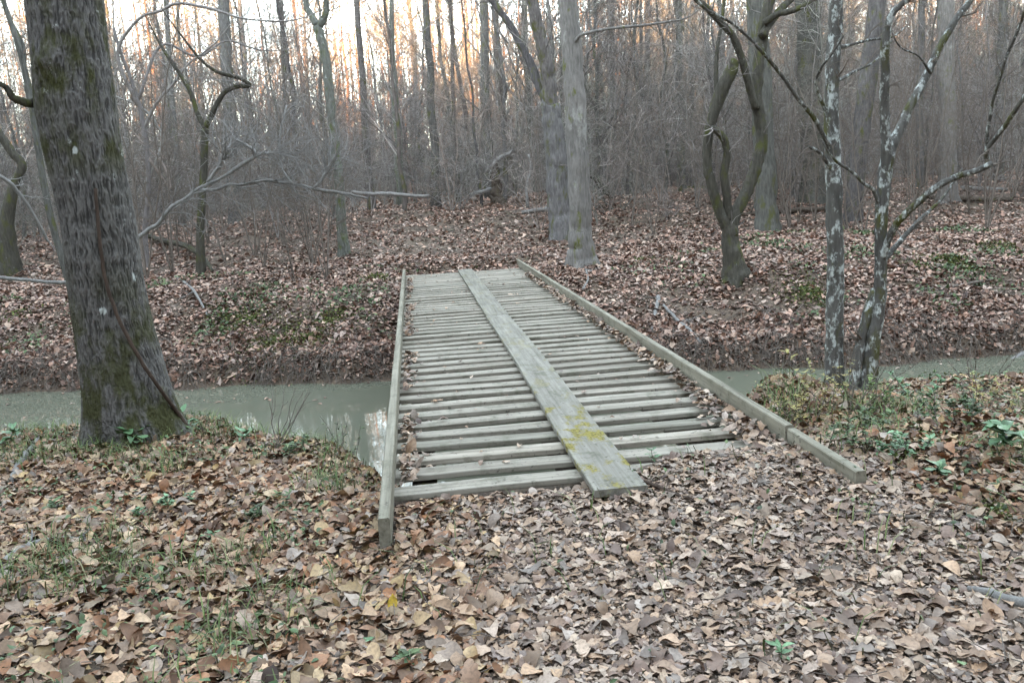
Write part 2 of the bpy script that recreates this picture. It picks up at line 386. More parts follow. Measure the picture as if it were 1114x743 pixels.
mb = MB(); mb.box(.906, 1.216, 4.36, 11.2, .006, .050, .005, .002)
V = mb.v[0]; V[:, 0] += .010*np.sin(V[:, 1]*.9)
build('runner_plank', mb, MT['runner'], br, smooth=False)
mb = MB().box(.908, 1.214, 11.205, 18.25, .007, .052, .005, .002); build('runner_plank', mb, MT['runner'], br, smooth=False)
mb = MB(); mb.box(BX0-.03, BX0+.03, 4.02, 17.9, .004, .165, .007, .002); V = mb.v[0]; V[:, 2] += -.02*(1-ss(4, 4.8, V[:, 1])); build('kerb_rail', mb, MT['rail'], br, smooth=False)
mb = MB().box(BX1-.02, BX1+.038, 4.86, 18.6, .004, .165, .007, .002); build('kerb_rail', mb, MT['rail'], br, smooth=False)
mb = MB().box(BX1-.012, BX1+.046, 4.02, 4.853, -.02, .145, .007, .002); build('kerb_rail', mb, MT['rail'], br, smooth=False)
for x in (-.05, 1.0, 2.05):
    mb = MB().box(x-.08, x+.08, 4.85, 18.1, -.36, -.056, .01, .002); build('stringer_beam', mb, MT['rot'], br, smooth=False)

# ------------------------------------------------------------------ leaves
def leaf_templates(n, cnt, seed):
    r = np.random.default_rng(seed); out = []
    for q in range(cnt):
        t = np.linspace(0, 1, n+1)
        shape = q % 3
        if shape == 0: w = .5*np.sin(np.pi*t**.8)**.8*.52
        elif shape == 1: w = .5*np.sin(np.pi*t**1.15)**.8*.6
        else:
            w = .5*np.sin(np.pi*t**.9)**.7*.55; w[1:-1] *= np.where(np.arange(1, n) % 2, 1.12, .8)
        w[0] = .02; w[-1] = .015
        bend = r.uniform(-.9, .9); cup = r.uniform(-.9, 1.7); tw = r.uniform(-.9, .9); wav = r.uniform(0, .07)
        z0 = bend*(t-.5)**2
        cen = np.stack([t-.5, 0*t+.04*np.sin(t*3)*r.uniform(-1, 1), z0], 1)
        el = np.stack([t-.5, w, z0+cup*w**2*1.6+tw*w*(t-.5)+wav*np.sin(t*9+r.uniform(0, 6))], 1)
        er = np.stack([t-.5, -w, z0+cup*w**2*1.6-tw*w*(t-.5)+wav*np.sin(t*8+r.uniform(0, 6))], 1)
        out.append(np.concatenate([el, cen, er]))
    m = n+1; i = np.arange(n)
    Q = np.concatenate([np.stack([m+i, m+i+1, i+1, i], 1), np.stack([2*m+i, 2*m+i+1, m+i+1, m+i], 1)])
    return np.array(out), Q
def scatter(mb, P, size, tilt, tpl, lift=.006, aspect=None, face=None):
    T, Q = tpl; N = len(P); idx = rng.integers(0, len(T), N)
    V = T[idx]*size[:, None, None]
    ya = rng.uniform(0, 2*np.pi, N); ax = rng.uniform(0, 2*np.pi, N); ti = np.abs(rng.normal(0, 1, N))*tilt
    ti = np.minimum(ti, 1.4)
    c, s_ = np.cos(ya)[:, None], np.sin(ya)[:, None]
    x = V[..., 0]*c-V[..., 1]*s_; y = V[..., 0]*s_+V[..., 1]*c; z = V[..., 2]
    if face is not None: z = z*face
    kx, ky = np.cos(ax)[:, None], np.sin(ax)[:, None]; ct, st = np.cos(ti)[:, None], np.sin(ti)[:, None]
    d = (kx*x+ky*y)*(1-ct)
    X = x*ct+ky*z*st+kx*d; Yv = y*ct-kx*z*st+ky*d; Z = z*ct+(kx*y-ky*x)*st
    W = np.stack([X, Yv, Z], -1)
    W[..., 2] -= (W[..., 2].min(1)*.72)[:, None]
    W = W+P[:, None]; W[..., 2] += lift
    m = V.shape[1]
    mb.add(W.reshape(-1, 3), (np.arange(N)[:, None, None]*m+Q[None]).reshape(-1, 4))
    return mb
TP5, TP3, TP2 = leaf_templates(8, 36, 1), leaf_templates(3, 18, 2), leaf_templates(2, 12, 3)

def wedge(n, y0, y1, lo=-.62, hi=.95, pow_=1.0):
    y = y0+(y1-y0)*rng.uniform(0, 1, n)**pow_
    # uniform per area inside the wedge
    k = rng.uniform(0, 1, n)*y1 < y*1.0 if pow_ == 1.0 else np.ones(n, bool)
    y = y[k]; x = rng.uniform(lo, hi, len(y))*y+np.where(rng.random(len(y)) < .5, 0, 0)
    return x, y
def ondeck(x, y, m=.0): return (x > BX0-.06-m) & (x < BX1+.06+m) & (y > np.where(x > 1.4, 4.84, 4.66)) & (y < 18.2)
def wet(x, y): return ground(x, y) < WATER+.03

# near litter
x = rng.uniform(-5.6, 7.2, 165000); y = rng.uniform(1.3, 9.2, 165000)
k = (x > -.62*y-.7) & (x < .95*y+.7); x, y = x[k], y[k]
z = ground(x, y); k = (~ondeck(x, y)) & (z > WATER+.04) & ~((x > BX0-.05) & (x < BX0+.05) & (y > 4)); x, y, z = x[k], y[k], z[k]
track = ss(-.2, .5, x-(y-4)*.0)*(1-ss(2.3, 3.0, x-.1*(4-y)))*ss(9, 4.7, y)
lum = fbm(x*1.3, y*1.3, s=21)
istr = rng.random(len(x)) < track
keep = rng.random(len(x)) < np.where(istr, .9, 1.0)
P = np.stack([x, y, z+rng.uniform(0, .022, len(x))*(1-.5*track)], 1)
sz = np.clip(rng.lognormal(math.log(.050), .42, len(x)), .02, .13)
a = istr & keep
sz_t = sz*np.where(rng.random(len(sz)) < .45, .55, .95)
def littered(name, sel, size, tilt, tpl, m):
    mb = MB(); scatter(mb, P[sel], size[sel], tilt, tpl)
    return tag(build(name, mb, m), 'brown fallen leaves strewn over the ground', 'fallen leaves', kind='stuff')
o = littered('leaf_litter', (~istr) & keep, sz, .42, TP5, MT['litter_near']); o['label'] = 'brown and tan fallen leaves covering the near bank'
o = littered('leaf_litter', a, sz_t, .26, TP5, MT['litter_track']); o['label'] = 'pale trodden fallen leaves covering the track to the bridge'
# trodden crumbs of leaf on the track
n = 34000; xc = rng.uniform(-.8, 3.6, n); yc = rng.uniform(1.6, 4.85, n); k = ~ondeck(xc, yc) & (rng.random(n) < ss(-.7, .3, xc)*(1-ss(2.4, 3.4, xc))); xc, yc = xc[k], yc[k]
mb = MB(); scatter(mb, np.stack([xc, yc, ground(xc, yc)+.002], 1), np.clip(rng.lognormal(math.log(.026), .35, len(xc)), .012, .05), .22, TP3)
tag(build('leaf_crumbs', mb, MT['litter_track']), 'small crushed leaf fragments trodden into the track', 'leaf crumbs', kind='stuff')
# far litter
def far_l(n, y0, y1, size, tpl, tilt):
    y = np.sqrt(rng.uniform(y0**2, y1**2, n)); x = rng.uniform(-.62, .95, n)*y+rng.normal(0, .6, n)
    z = ground(x, y); k = (~ondeck(x, y)) & (z > WATER+.05) & (y > far_edge(x)+.03); x, y, z = x[k], y[k], z[k]
    k = rng.random(len(x)) < (.45+.55*ss(WATER+.2, WATER+.55, z))*np.where(fbm(x*.9, y*.9, s=33) < .36, .45, 1); x, y, z = x[k], y[k], z[k]
    return np.stack([x, y, z+rng.uniform(0, .02, len(x))], 1), np.clip(rng.lognormal(math.log(size), .3, len(x)), .04, .2), tpl, tilt
mb = MB()
for a in ((110000, 11.2, 20, .084, TP3, .42), (75000, 20, 34, .105, TP2, .4), (30000, 34, 60, .17, TP2, .5)):
    P2, s2, tpl, tl = far_l(*a); scatter(mb, P2, s2, tl, tpl)
n = 26000; x = rng.uniform(-11, 13, n); s_ = rng.uniform(.02, 1.3, n)**1.2; y = far_edge(x)+s_; z = ground(x, y); k = ~ondeck(x, y, .1) & (z > WATER+.02) & (rng.random(n) < .35+.65*ss(.1, .5, s_)*np.where(fbm(x*1.1, y*2, s=37) < .42, .5, 1)); x, y, z = x[k], y[k], z[k]
scatter(mb, np.stack([x, y, z+.01], 1), np.clip(rng.lognormal(math.log(.09), .3, len(x)), .04, .16), .8, TP3)
tag(build('leaf_litter', mb, MT['litter_far']), 'reddish brown fallen leaves covering the far bank and forest floor', 'fallen leaves', kind='stuff')
# leaves afloat
n = 130; x = rng.uniform(-9, 11, n); u_ = rng.random(n)**2; y = far_edge(x)-.03-u_*2.2; k = (ground(x, y) < WATER-.05); x, y = x[k], y[k]
mb = MB(); scatter(mb, np.stack([x, y, np.full(len(x), WATER)], 1), rng.uniform(.05, .1, len(x)), .05, TP3, lift=.003)
tag(build('floating_leaves', mb, MT['litter_far']), 'brown leaves floating on the creek along the far bank', 'fallen leaves', kind='stuff')
# leaves on the deck
mb = MB()
n = 1100; y = 4.5+(rng.random(n)**1.5)*12; off = np.abs(rng.normal(0, 1, n))*(.05+.08*ss(7.0, 4.4, y)); x = BX1-.05-off
k = (x > 1.2); P3 = np.stack([x, y, .0+rng.uniform(0, .03, n)+.03*ss(.3, 0, off)], 1)[k]
scatter(mb, P3, np.clip(rng.lognormal(math.log(.07), .3, k.sum()), .03, .12), .4, TP5)
n = 620; y = 4.7+(rng.random(n)**1.3)*13; x = BX0+.07+np.abs(rng.normal(0, .06, n)); kk_ = fbm(y*1.3, 2.0, s=93) > .5-.18*ss(7, 5, y); x, y = x[kk_], y[kk_]; n = len(x); P3 = np.stack([x, y, rng.uniform(0, .03, n)], 1)
scatter(mb, P3, np.clip(rng.lognormal(math.log(.065), .3, n), .03, .12), .5, TP5)
bd = np.array(boards); n = 260; q = rng.integers(0, len(bd), n); P3 = np.stack([rng.uniform(-.1, 2.2, n), bd[q, 0]+rng.uniform(.02, .12, n), np.full(n, .004)], 1); P3 = P3[(P3[:, 0] < .86) | (P3[:, 0] > 1.26)]
scatter(mb, P3, np.clip(rng.lognormal(math.log(.045), .35, len(P3)), .02, .09), .25, TP5)
tag(build('leaf_litter', mb, MT['litter_track']), 'dry leaves drifted along both kerb rails on the bridge deck', 'fallen leaves', kind='stuff')

# ------------------------------------------------------------------ branches and trees
def kids(P, R, cnt, t0, t1, ln, ang, upb, n=4, rk=.55, wig=.12, rmin=.0015, tip=.35):
    N = len(P); m = P.shape[1]; par = np.repeat(np.arange(N), cnt); K = len(par)
    t = rng.uniform(t0, t1, K)*(m-1); i = np.clip(t.astype(int), 0, m-2); f = (t-i)[:, None]
    b = P[par, i]*(1-f)+P[par, i+1]*f; r = (R[par, i]*(1-f[:, 0])+R[par, i+1]*f[:, 0])
    T = P[par, i+1]-P[par, i]; T /= np.linalg.norm(T, axis=1)[:, None]+1e-9
    Z = rng.normal(size=(K, 3)); Z -= T*(Z*T).sum(1)[:, None]; Z /= np.linalg.norm(Z, axis=1)[:, None]+1e-9
    a = rng.normal(ang, .22, K)[:, None]
    D = T*np.cos(a)+Z*np.sin(a); D[:, 2] += upb; D /= np.linalg.norm(D, axis=1)[:, None]
    L = ln*rng.uniform(.5, 1.25, K)*(1-.55*(t/(m-1)))
    st = np.zeros((K, n, 3)); st[:, 0] = b; d = D.copy()
    for q in range(1, n):
        st[:, q] = st[:, q-1]+d*(L/(n-1))[:, None]
        d = d+rng.normal(0, wig, (K, 3)); d[:, 2] += upb*.15; d /= np.linalg.norm(d, axis=1)[:, None]
    r = np.maximum(r*rk*rng.uniform(.6, 1.1, K), rmin)
    RR = np.maximum(r[:, None]*np.linspace(1, tip, n)[None], rmin*.7)
    return st, RR
def wiggle_path(base, top, n, amp, seed):
    r = np.random.default_rng(seed); t = np.linspace(0, 1, n)[:, None]; P = np.array(base)*(1-t)+np.array(top)*t
    w = np.cumsum(r.normal(0, 1, (n, 3)), 0); w -= t*w[-1]; w[:, 2] = 0
    return P+w*amp/np.sqrt(n)

def bare_tree(seed, H, r, lean, nb, dens, rmin=.006, lowest=.22, fine=3):
    global rng
    keep_, rng = rng, np.random.default_rng(seed)
    P = wiggle_path((0, 0, -.25), (lean[0]*H, lean[1]*H, H), 16, .35, seed); t = np.linspace(0, 1, 16)
    R = r*(1-.85*t**1.1); R[0] *= 1.35; R[1] *= 1.05
    tr = MB().tube(P, R, 9, .12, seed=seed)
    cr = MB(); P1, R1 = kids(P[None], R[None], nb, lowest, 1, H*.26, 1.0, .35, 6, .38, .14, rmin*1.6); cr.batch(P1, R1, 4)
    P2, R2 = kids(P1, R1, dens, .2, 1, H*.11, .8, .2, 4, .5, .16, rmin); cr.batch(P2, R2, 3)
    P3, R3 = kids(P2, R2, fine, .2, 1, H*.055, .7, .1, 3, .6, .16, rmin*.8); cr.batch(P3, R3, 3)
    rng = keep_
    return tr, cr
def copy_tree(src, loc, rz, s, lab=None, grp=None):
    r = src.copy(); C.objects.link(r); r.location = loc; r.rotation_euler = (0, 0, rz); r.scale = (s, s, s)
    if lab: r['label'] = lab
    if grp: r['group'] = grp
    for ch in list(src.children):
        c = ch.copy(); C.objects.link(c); c.parent = r
    return r

# hero trees traced as a trunk and limbs standing at their own depth
def px_path(pts, Y, dy=0.0, rot=0.0):
    out = []; R = []
    n = len(pts)
    for i, (px, py, w) in enumerate(pts):
        P = at_y(px, py, Y+dy*i/max(1, n-1)); out.append(P); R.append(.5*w*depth(P)/FPX)
    return np.array(out), np.array(R)
def smooth(P, R, per=5, amp=0.0, seed=0):
    # Catmull-Rom through the points
    n = len(P); X = np.vstack([2*P[0]-P[1], P, 2*P[-1]-P[-2]]); o = []; ro = []
    for i in range(n-1):
        for q in range(per):
            t = q/per; a, b, c, d = X[i], X[i+1], X[i+2], X[i+3]
            o.append(.5*((2*b)+(-a+c)*t+(2*a-5*b+4*c-d)*t*t+(-a+3*b-3*c+d)*t**3)); ro.append(R[i]*(1-t)+R[i+1]*t)
    o.append(P[-1]); ro.append(R[-1]); o = np.array(o); ro = np.array(ro)
    if amp:
        r = np.random.default_rng(seed); o[1:] += r.normal(0, 1, (len(o)-1, 3))*ro[1:, None]*amp
    return o, ro
def extend(P, R, L, end=.02, n=6, seed=0):
    d = P[-1]-P[-3 if len(P) > 2 else -2]; d /= np.linalg.norm(d); r = np.random.default_rng(seed); out = [P[-1]]; rr = [R[-1]]
    for q in range(1, n+1):
        d = d*.9+np.array([0, 0, .12])+r.normal(0, .05, 3); d /= np.linalg.norm(d)
        out.append(out[-1]+d*L/n); rr.append(R[-1]+(end-R[-1])*q/n)
    return np.vstack([P, out[1:]]), np.r_[R, rr[1:]]
def hero(name, label, cat, base, trunk, limbs, m, tm=None, ext=6, twigs=(3, 3), tw_len=.9, k=14, dY=0.0, top_tw=True, root=.2, group=None, rough=.07):
    if isinstance(base[0], (int, float)) and len(base) == 2: B = hit(*base)
    else: B = np.array(base)
    Y = B[1]
    if dY: B = B+np.array([0, 0, 0])
    root_o = thing(name, label, cat, (B[0], B[1], gz(B[0], B[1])), group)
    sd = abs(hash(label)) % 1000 if False else sum(map(ord, label)) % 997
    P, R = px_path(trunk, Y); g = gz(P[0][0], P[0][1])
    P, R = smooth(P, R, 6, .05, sd)
    if ext: P, R = extend(P, R, ext, .03, 8, sd)
    P = np.vstack([P[0]+np.array([0, 0, g-.35-P[0][2]]), P]); R = np.r_[R[0]*1.25, R]
    def lump(th, t, z):
        h = np.clip(z-g, 0, 9); return 1+root*np.exp(-h/.3)*(1.0+.9*np.cos(4*th+sd)+.5*np.cos(3*th+sd*2))
    mb = MB().tube(P, R, k*2, rough, cap=True, seed=sd % 50, lump=lump); build('trunk', mb, m, root_o)
    allP = [(P, R)]
    for li, lb in enumerate(limbs):
        pts, dy = lb[0], lb[1]; e = lb[2] if len(lb) > 2 else 1.2
        Q, S = px_path(pts, Y, dy); Q, S = smooth(Q, S, 6, .06, sd+li)
        if e: Q, S = extend(Q, S, e, .006, 5, sd+li)
        mb = MB().tube(Q, S, k, rough*.7, cap=True, seed=(sd+li) % 50); build('limb', mb, m, root_o); allP.append((Q, S))
    if twigs:
        mb = MB()
        for (Q, S) in allP[1:]+([(P[len(P)//4:], R[len(P)//4:])] if top_tw else []):
            P1, R1 = kids(Q[None], np.minimum(S, .03)[None], twigs[0], .25, 1, tw_len, .9, .2, 6, .45, .2, .004)
            mb.batch(P1, R1, 5)
            P2, R2 = kids(P1, R1, twigs[1], .2, 1, tw_len*.5, .8, .1, 5, .6, .2, .0028); mb.batch(P2, R2, 4)
        build('crown', mb, tm or m, root_o)
    return root_o

# --- the oak
OB = hit(153, 474); OY = OB[1]
tr_pts = [(153, 474, 104), (143, 440, 94), (136, 410, 88), (125, 360, 82), (116, 312, 79), (106, 240, 77), (94, 180, 79), (83, 115, 84), (77, 60, 80), (70, 0, 80), (60, -80, 78)]
P, R = px_path([(a_, b_, c_*.96) for a_, b_, c_ in tr_pts], OY); P, R = smooth(P, R, 70); P, R = extend(P, R, 4.0, .17, 120, 3)
g = gz(OB[0], OB[1]); low = np.linspace(0, 1, 14)[:-1, None]; p0 = P[0].copy()
P = np.vstack([p0+np.array([.02, 0, -.4])*(1-low), P]); R = np.r_[R[0]*(1.25-.25*low[:, 0]), R]
oak = thing('oak_tree', 'large grey-barked oak with mossy foot leaning left on the near bank', 'tree', (OB[0], OB[1], g))
kk = 340; th = np.arange(kk)*2*math.pi/kk; zc = np.cumsum(np.r_[0, np.linalg.norm(np.diff(P, axis=0), axis=1)])
cx_, sx_ = np.cos(th)[None]*R[:, None], np.sin(th)[None]*R[:, None]; zz = zc[:, None]+0*cx_
wob = .06*(fbm(cx_*6, sx_*6, zz*3, s=51)-.5)
wob = wob+.02*(fbm(cx_*14, sx_*14, zz*9, s=58)-.5)
rd = 1-np.abs(2*fbm((cx_+wob)*70, (sx_+wob)*70, zz*8, s=52, o=3)-1)
rd = np.clip((rd-.55)/.45, 0, 1)
fine = fbm(cx_*90, sx_*90, zz*50, s=57, o=2)
rootl = np.exp(-np.clip(P[:, 2]-g, 0, 9)/.22)[:, None]*(.10+.16*np.cos(5*th[None]+.8)+.1*np.cos(3*th[None]+2.0))
rr = R[:, None]*(1+.05*(fbm(np.cos(th)[None]*1.5+3, np.sin(th)[None]*1.5, zz*.9, s=53)-.5)*2+rootl*.8) + .014*(rd-.6) + .006*(fine-.5)
# burl bulge and an old branch collar on the upper trunk
for (zb, tb, sb, hb) in ((3.05, -1.9, .10, .05), (2.55, 2.6, .16, .06), (1.55, -1.6, .2, .02)):
    dz = (P[:, 2][:, None]-g-zb)/sb; dt = np.angle(np.exp(1j*(th[None]-tb)))*.3/sb; rr = rr+hb*np.exp(-dz**2-dt**2)
V = P[:, None]+np.stack([rr*np.cos(th)[None], rr*np.sin(th)[None], 0*rr], -1)
def on_trunk(px, py, out):
    c = np.array([[p[1], p[0], p[2]] for p in tr_pts][::-1], float); cxp = np.interp(py, c[:, 0], c[:, 1]); w = np.interp(py, c[:, 0], c[:, 2])
    A = at_y(cxp, py, OY); r = .5*w*depth(A)/FPX; fx = np.clip((px-cxp)/(w/2), -.98, .98)
    return at_y(px, py, OY-r*math.sqrt(1-fx*fx)*1.02-out)
lic = np.zeros(V.shape[:2])
for (a_, b_, c_) in ((130, 316, .05), (138, 308, .06), (119, 326, .045), (133, 326, .05), (111, 338, .035), (150, 300, .05), (147, 346, .03), (124, 258, .04), (110, 140, .035), (94, 106, .035), (81, 164, .03), (135, 400, .04), (148, 286, .035), (122, 205, .025)):
    q_ = on_trunk(a_, b_, 0); dd = np.sqrt(((V-q_)**2*np.array([1, 1, .6])).sum(-1)); lic = np.maximum(lic, np.exp(-(dd/c_)**2))
lic = ss(.38, .62, lic*(.45+1.0*fbm(V[..., 0]*34, V[..., 1]*34, V[..., 2]*26, s=59, o=3)))
n = len(P); i = np.arange(n-1)[:, None]*kk; j = np.arange(kk)[None]; j2 = (j+1) % kk
mb = MB().add(V, np.stack([i+j, i+j2, i+kk+j2, i+kk+j], -1)); build('trunk', mb, MT['oak'], oak, attr={'ridge': rd, 'lichen': lic})
Q, S = px_path([(42, 113, 10), (28, 112, 9), (15, 107, 8), (8, 97, 6), (-2, 90, 5), (-20, 82, 4)], OY, -.15); Q, S = smooth(Q, S, 6, .1, 2)
mb = MB().tube(Q, S, 10, .15, cap=True, seed=3); build('limb', mb, MT['dark'], oak)
top = P[-1]
mb = MB()
for a in range(5):
    d = np.array([math.cos(a*1.26+.4), math.sin(a*1.26+.4), 1.1]); L = wiggle_path(top, top+d*2.6, 8, .3, a+4); mb.tube(L, np.linspace(.13, .03, 8), 8, .1, seed=a)
build('limb', mb, MT['dark'], oak)
vp = [(104, 205), (106, 235), (109, 265), (114, 300), (124, 335), (138, 365), (155, 395), (172, 420), (188, 442), (200, 458), (207, 474)]
Q = np.array([on_trunk(a, b, .012) for a, b in vp]); S = np.linspace(.013, .017, len(Q)); Q, S = smooth(Q, S, 5, .1, 8)
tag(build('climbing_vine', MB().tube(Q, S, 8, .15, cap=True, seed=4), MT['vine'], loc=Q[-1]), 'reddish brown vine climbing diagonally up the big oak trunk', 'vine')

# --- the other traced trees
hero('mossy_sapling', 'small mossy tree forking into two crooked limbs behind the oak', 'tree', (219, 298),
     [(219, 298, 9), (218, 250, 8), (221, 200, 8), (222, 165, 8), (223, 140, 8)],
     [([(223, 140, 6), (214, 122, 5), (209, 105, 5), (200, 88, 4), (188, 70, 4)], .3), ([(223, 140, 6), (232, 122, 6), (243, 102, 5), (256, 95, 5), (271, 93, 5), (262, 86, 4), (240, 80, 4), (226, 72, 3), (215, 62, 3)], -.5)],
     MT['dark'], MT['twig'], ext=0, twigs=(6, 4), tw_len=1.6, top_tw=False)
hero('straight_tree', 'dark straight tree left of the slim forked one beyond the creek', 'tree', (256, 243),
     [(256, 243, 15), (253, 190, 13), (250, 120, 13), (246, 60, 12), (243, 0, 12)], [], MT['grey'], MT['twig'], ext=7, twigs=(14, 5), tw_len=2.2)
hero('slim_tree', 'slim lichen-spotted tree with forked top on the far bank left of the bridge', 'tree', (375, 278),
     [(375, 278, 13), (372, 250, 11), (370, 215, 10), (367, 180, 10), (362, 140, 10), (359, 110, 10), (356, 75, 10), (350, 45, 10), (345, 28, 10)],
     [([(345, 28, 8), (338, 16, 7), (333, 6, 6), (335, -12, 6)], .2, 2), ([(346, 30, 8), (353, 20, 7), (355, 6, 6), (353, -12, 6)], -.2, 2)],
     MT['slim'], MT['twig'], ext=0, twigs=(5, 4), tw_len=1.4)
hero('forked_tree', 'grey tree forked low with mossy foot just behind the thick pale trunk', 'tree', (612, 262),
     [(612, 262, 27), (609, 235, 25), (606, 200, 24), (604, 165, 23), (601, 130, 22), (598, 112, 20)],
     [([(600, 120, 14), (590, 100, 11), (583, 85, 10), (575, 65, 9), (567, 50, 8), (556, 30, 8), (545, 14, 7), (535, 0, 7), (525, -15, 6)], .6, 4), ([(599, 118, 18), (596, 85, 16), (592, 60, 15), (585, 30, 14), (580, 5, 13), (575, -20, 12)], -.4, 5)],
     MT['grey'], MT['twig'], ext=0, twigs=(9, 5), tw_len=2.2, top_tw=False)
hero('pale_tree', 'thick pale smooth-barked trunk beside the far right end of the bridge', 'tree', (634, 287),
     [(634, 287, 29), (632, 265, 25), (631, 230, 24), (629, 180, 24), (627, 130, 23), (625, 100, 23), (622, 50, 22), (618, 0, 21), (615, -30, 20)],
     [([(622, 60, 5), (630, 40, 4), (660, 32, 3), (700, 28, 3), (740, 22, 2)], -1.0, .5)], MT['pale'], MT['twig'], ext=7, twigs=(3, 3), tw_len=1.2, top_tw=False)
hero('crooked_tree', 'crooked dark multi-stemmed tree with twisting mossy limbs right of the bridge', 'tree', (800, 303),
     [(800, 303, 25), (798, 285, 20), (795, 265, 19), (794, 248, 15), (793, 238, 9)],
     [([(794, 260, 14), (790, 246, 12), (783, 230, 11), (775, 205, 11), (770, 185, 10), (769, 165, 10), (772, 140, 11), (779, 115, 13), (787, 95, 15), (795, 78, 14), (800, 66, 10)], -.2, 0),
      ([(795, 256, 16), (797, 240, 14), (806, 222, 13), (816, 200, 13), (824, 178, 13), (829, 150, 13), (826, 128, 13), (823, 105, 12), (825, 75, 12), (829, 45, 12), (832, 20, 12), (838, 0, 11), (842, -15, 10)], .2, 3),
      ([(793, 240, 10), (791, 215, 9), (788, 190, 9), (791, 168, 8), (787, 150, 8), (777, 141, 6), (774, 139, 4)], -.4, 0),
      ([(822, 118, 9), (815, 95, 8), (807, 65, 8), (798, 42, 8), (785, 26, 7), (770, 10, 7), (752, -5, 6)], -.5, 2),
      ([(831, 26, 8), (845, 16, 7), (862, 12, 6), (880, 4, 5), (895, -8, 5)], -.4, 2),
      ([(780, 108, 5), (779, 80, 5), (781, 50, 4), (785, 25, 4), (788, 0, 4)], .3, 1),
      ([(829, 40, 9), (840, 22, 9), (852, 8, 8), (866, -6, 7)], .5, 1)],
     MT['dark'], MT['twig'], ext=0, twigs=(5, 4), tw_len=.8, top_tw=True, rough=.11)
hero('grey_tree', 'dark straight trunk with mossy foot right behind the crooked tree', 'tree', (835, 252),
     [(835, 252, 25), (834, 215, 23), (831, 150, 22), (828, 90, 22), (825, 40, 22), (822, -10, 21)], [], MT['grey'], MT['twig'], ext=8, twigs=(6, 5), tw_len=2.0)
hero('dark_tree', 'broad dark trunk standing between the grey and the leaning trunk', 'tree', (886, 222),
     [(886, 222, 29), (884, 180, 26), (882, 120, 25), (880, 60, 24), (878, 0, 24), (876, -20, 23)], [], MT['grey'], MT['twig'], ext=10, twigs=(6, 5), tw_len=2.5)
hero('leaning_tree', 'dark trunk leaning right behind the lichened stems', 'tree', (927, 243),
     [(927, 243, 19), (931, 200, 18), (936, 150, 18), (942, 100, 19), (949, 50, 18), (955, 0, 18), (958, -20, 17)], [], MT['grey'], MT['twig'], ext=8, twigs=(6, 5), tw_len=2.0)
hero('smooth_tree', 'tall pale straight trunk furthest right among the thick trees', 'tree', (1031, 220),
     [(1031, 220, 20), (1031, 170, 17), (1030, 100, 17), (1029, 40, 17), (1028, -10, 16)], [], MT['pale'], MT['twig'], ext=10, twigs=(6, 5), tw_len=2.5)
PB = at_y(908, 428, 6.75)
hero('lichened_tree', 'slender tree blotched with white lichen on the near bank by the rail', 'tree', PB,
     [(909, 428, 20), (908, 400, 19), (908, 350, 18), (909, 300, 18), (908, 250, 17), (907, 200, 17), (905, 150, 16), (905, 100, 15), (907, 50, 15), (910, 0, 14), (912, -20, 14)],
     [([(904, 165, 6), (897, 150, 5), (885, 128, 5), (868, 108, 4), (850, 82, 4), (830, 58, 4), (812, 39, 3), (795, 25, 3), (770, 12, 3)], -.8, .6),
      ([(908, 192, 5), (899, 176, 5), (890, 165, 4), (880, 160, 3)], -.2, .0), ([(906, 52, 8), (922, 50, 3), (945, 44, 3), (965, 42, 2)], .3, .3),
      ([(906, 92, 4), (916, 86, 4), (930, 78, 3), (948, 70, 2)], .5, .4), ([(902, 130, 4), (888, 95, 3), (893, 75, 3), (903, 62, 2)], -.4, .2)],
     MT['lichen'], MT['stick'], ext=3, twigs=(2, 3), tw_len=.4, top_tw=True)
TB = at_y(932, 428, 6.55)
hero('twin_tree', 'twin-stemmed lichened tree with long low limb reaching right on the near bank', 'tree', TB,
     [(940, 430, 16.8), (945, 410, 15.1), (950, 368, 14.3), (956, 335, 13.4), (958, 300, 12.6), (958, 267, 12.6), (959, 235, 13.4), (962, 200, 14.3), (966, 165, 15.1)],
     [([(928, 432, 12.6), (931, 400, 10.9), (937, 368, 10.1), (945, 338, 10.9), (954, 316, 13.4)], .04, 0),
      ([(962, 205, 9.2), (964, 165, 10.9), (963, 135, 10.1), (962, 110, 10.1), (963, 80, 9.2), (963, 50, 9.2), (968, 20, 7.6), (980, 6, 6.7), (998, -8, 5.9)], -.25, 1.5),
      ([(962, 205, 9.2), (967, 168, 11.8), (977, 146, 10.9), (989, 118, 9.2), (1000, 98, 9.2), (1010, 78, 8.4), (1022, 52, 7.6), (1036, 28, 7.6), (1056, 0, 6.7), (1068, -20, 5.9)], .3, 1.5),
      ([(958, 290, 7.6), (966, 262, 7.6), (976, 243, 7.6), (990, 228, 7.6), (1004, 216, 7.6), (1020, 203, 7.6), (1042, 192, 6.7), (1062, 186, 6.7), (1080, 178, 6.7)], -.55, 0),
      ([(1076, 180, 5.9), (1073, 165, 5.0), (1085, 148, 5.0), (1097, 132, 5.0), (1110, 112, 4.2), (1125, 90, 4.2)], -.6, .6),
      ([(1073, 168, 4.2), (1075, 140, 3.4), (1080, 112, 3.4), (1087, 88, 3.4), (1095, 62, 3.4), (1107, 34, 3.4), (1116, 8, 2.5)], -.6, .5),
      ([(960, 285, 5.9), (968, 276, 5.9), (985, 256, 5.0), (1000, 240, 5.0), (1015, 226, 3.4)], .3, .5),
      ([(957, 225, 4.2), (950, 207, 4.2), (940, 200, 3.4), (928, 188, 3.4), (916, 180, 3.4)], -.2, .3),
      ([(1012, 80, 3.4), (1000, 62, 1.7), (985, 55, 1.7)], -.3, .3)],
     MT['lichen'], MT['stick'], ext=0, twigs=(3, 3), tw_len=.35, top_tw=False)
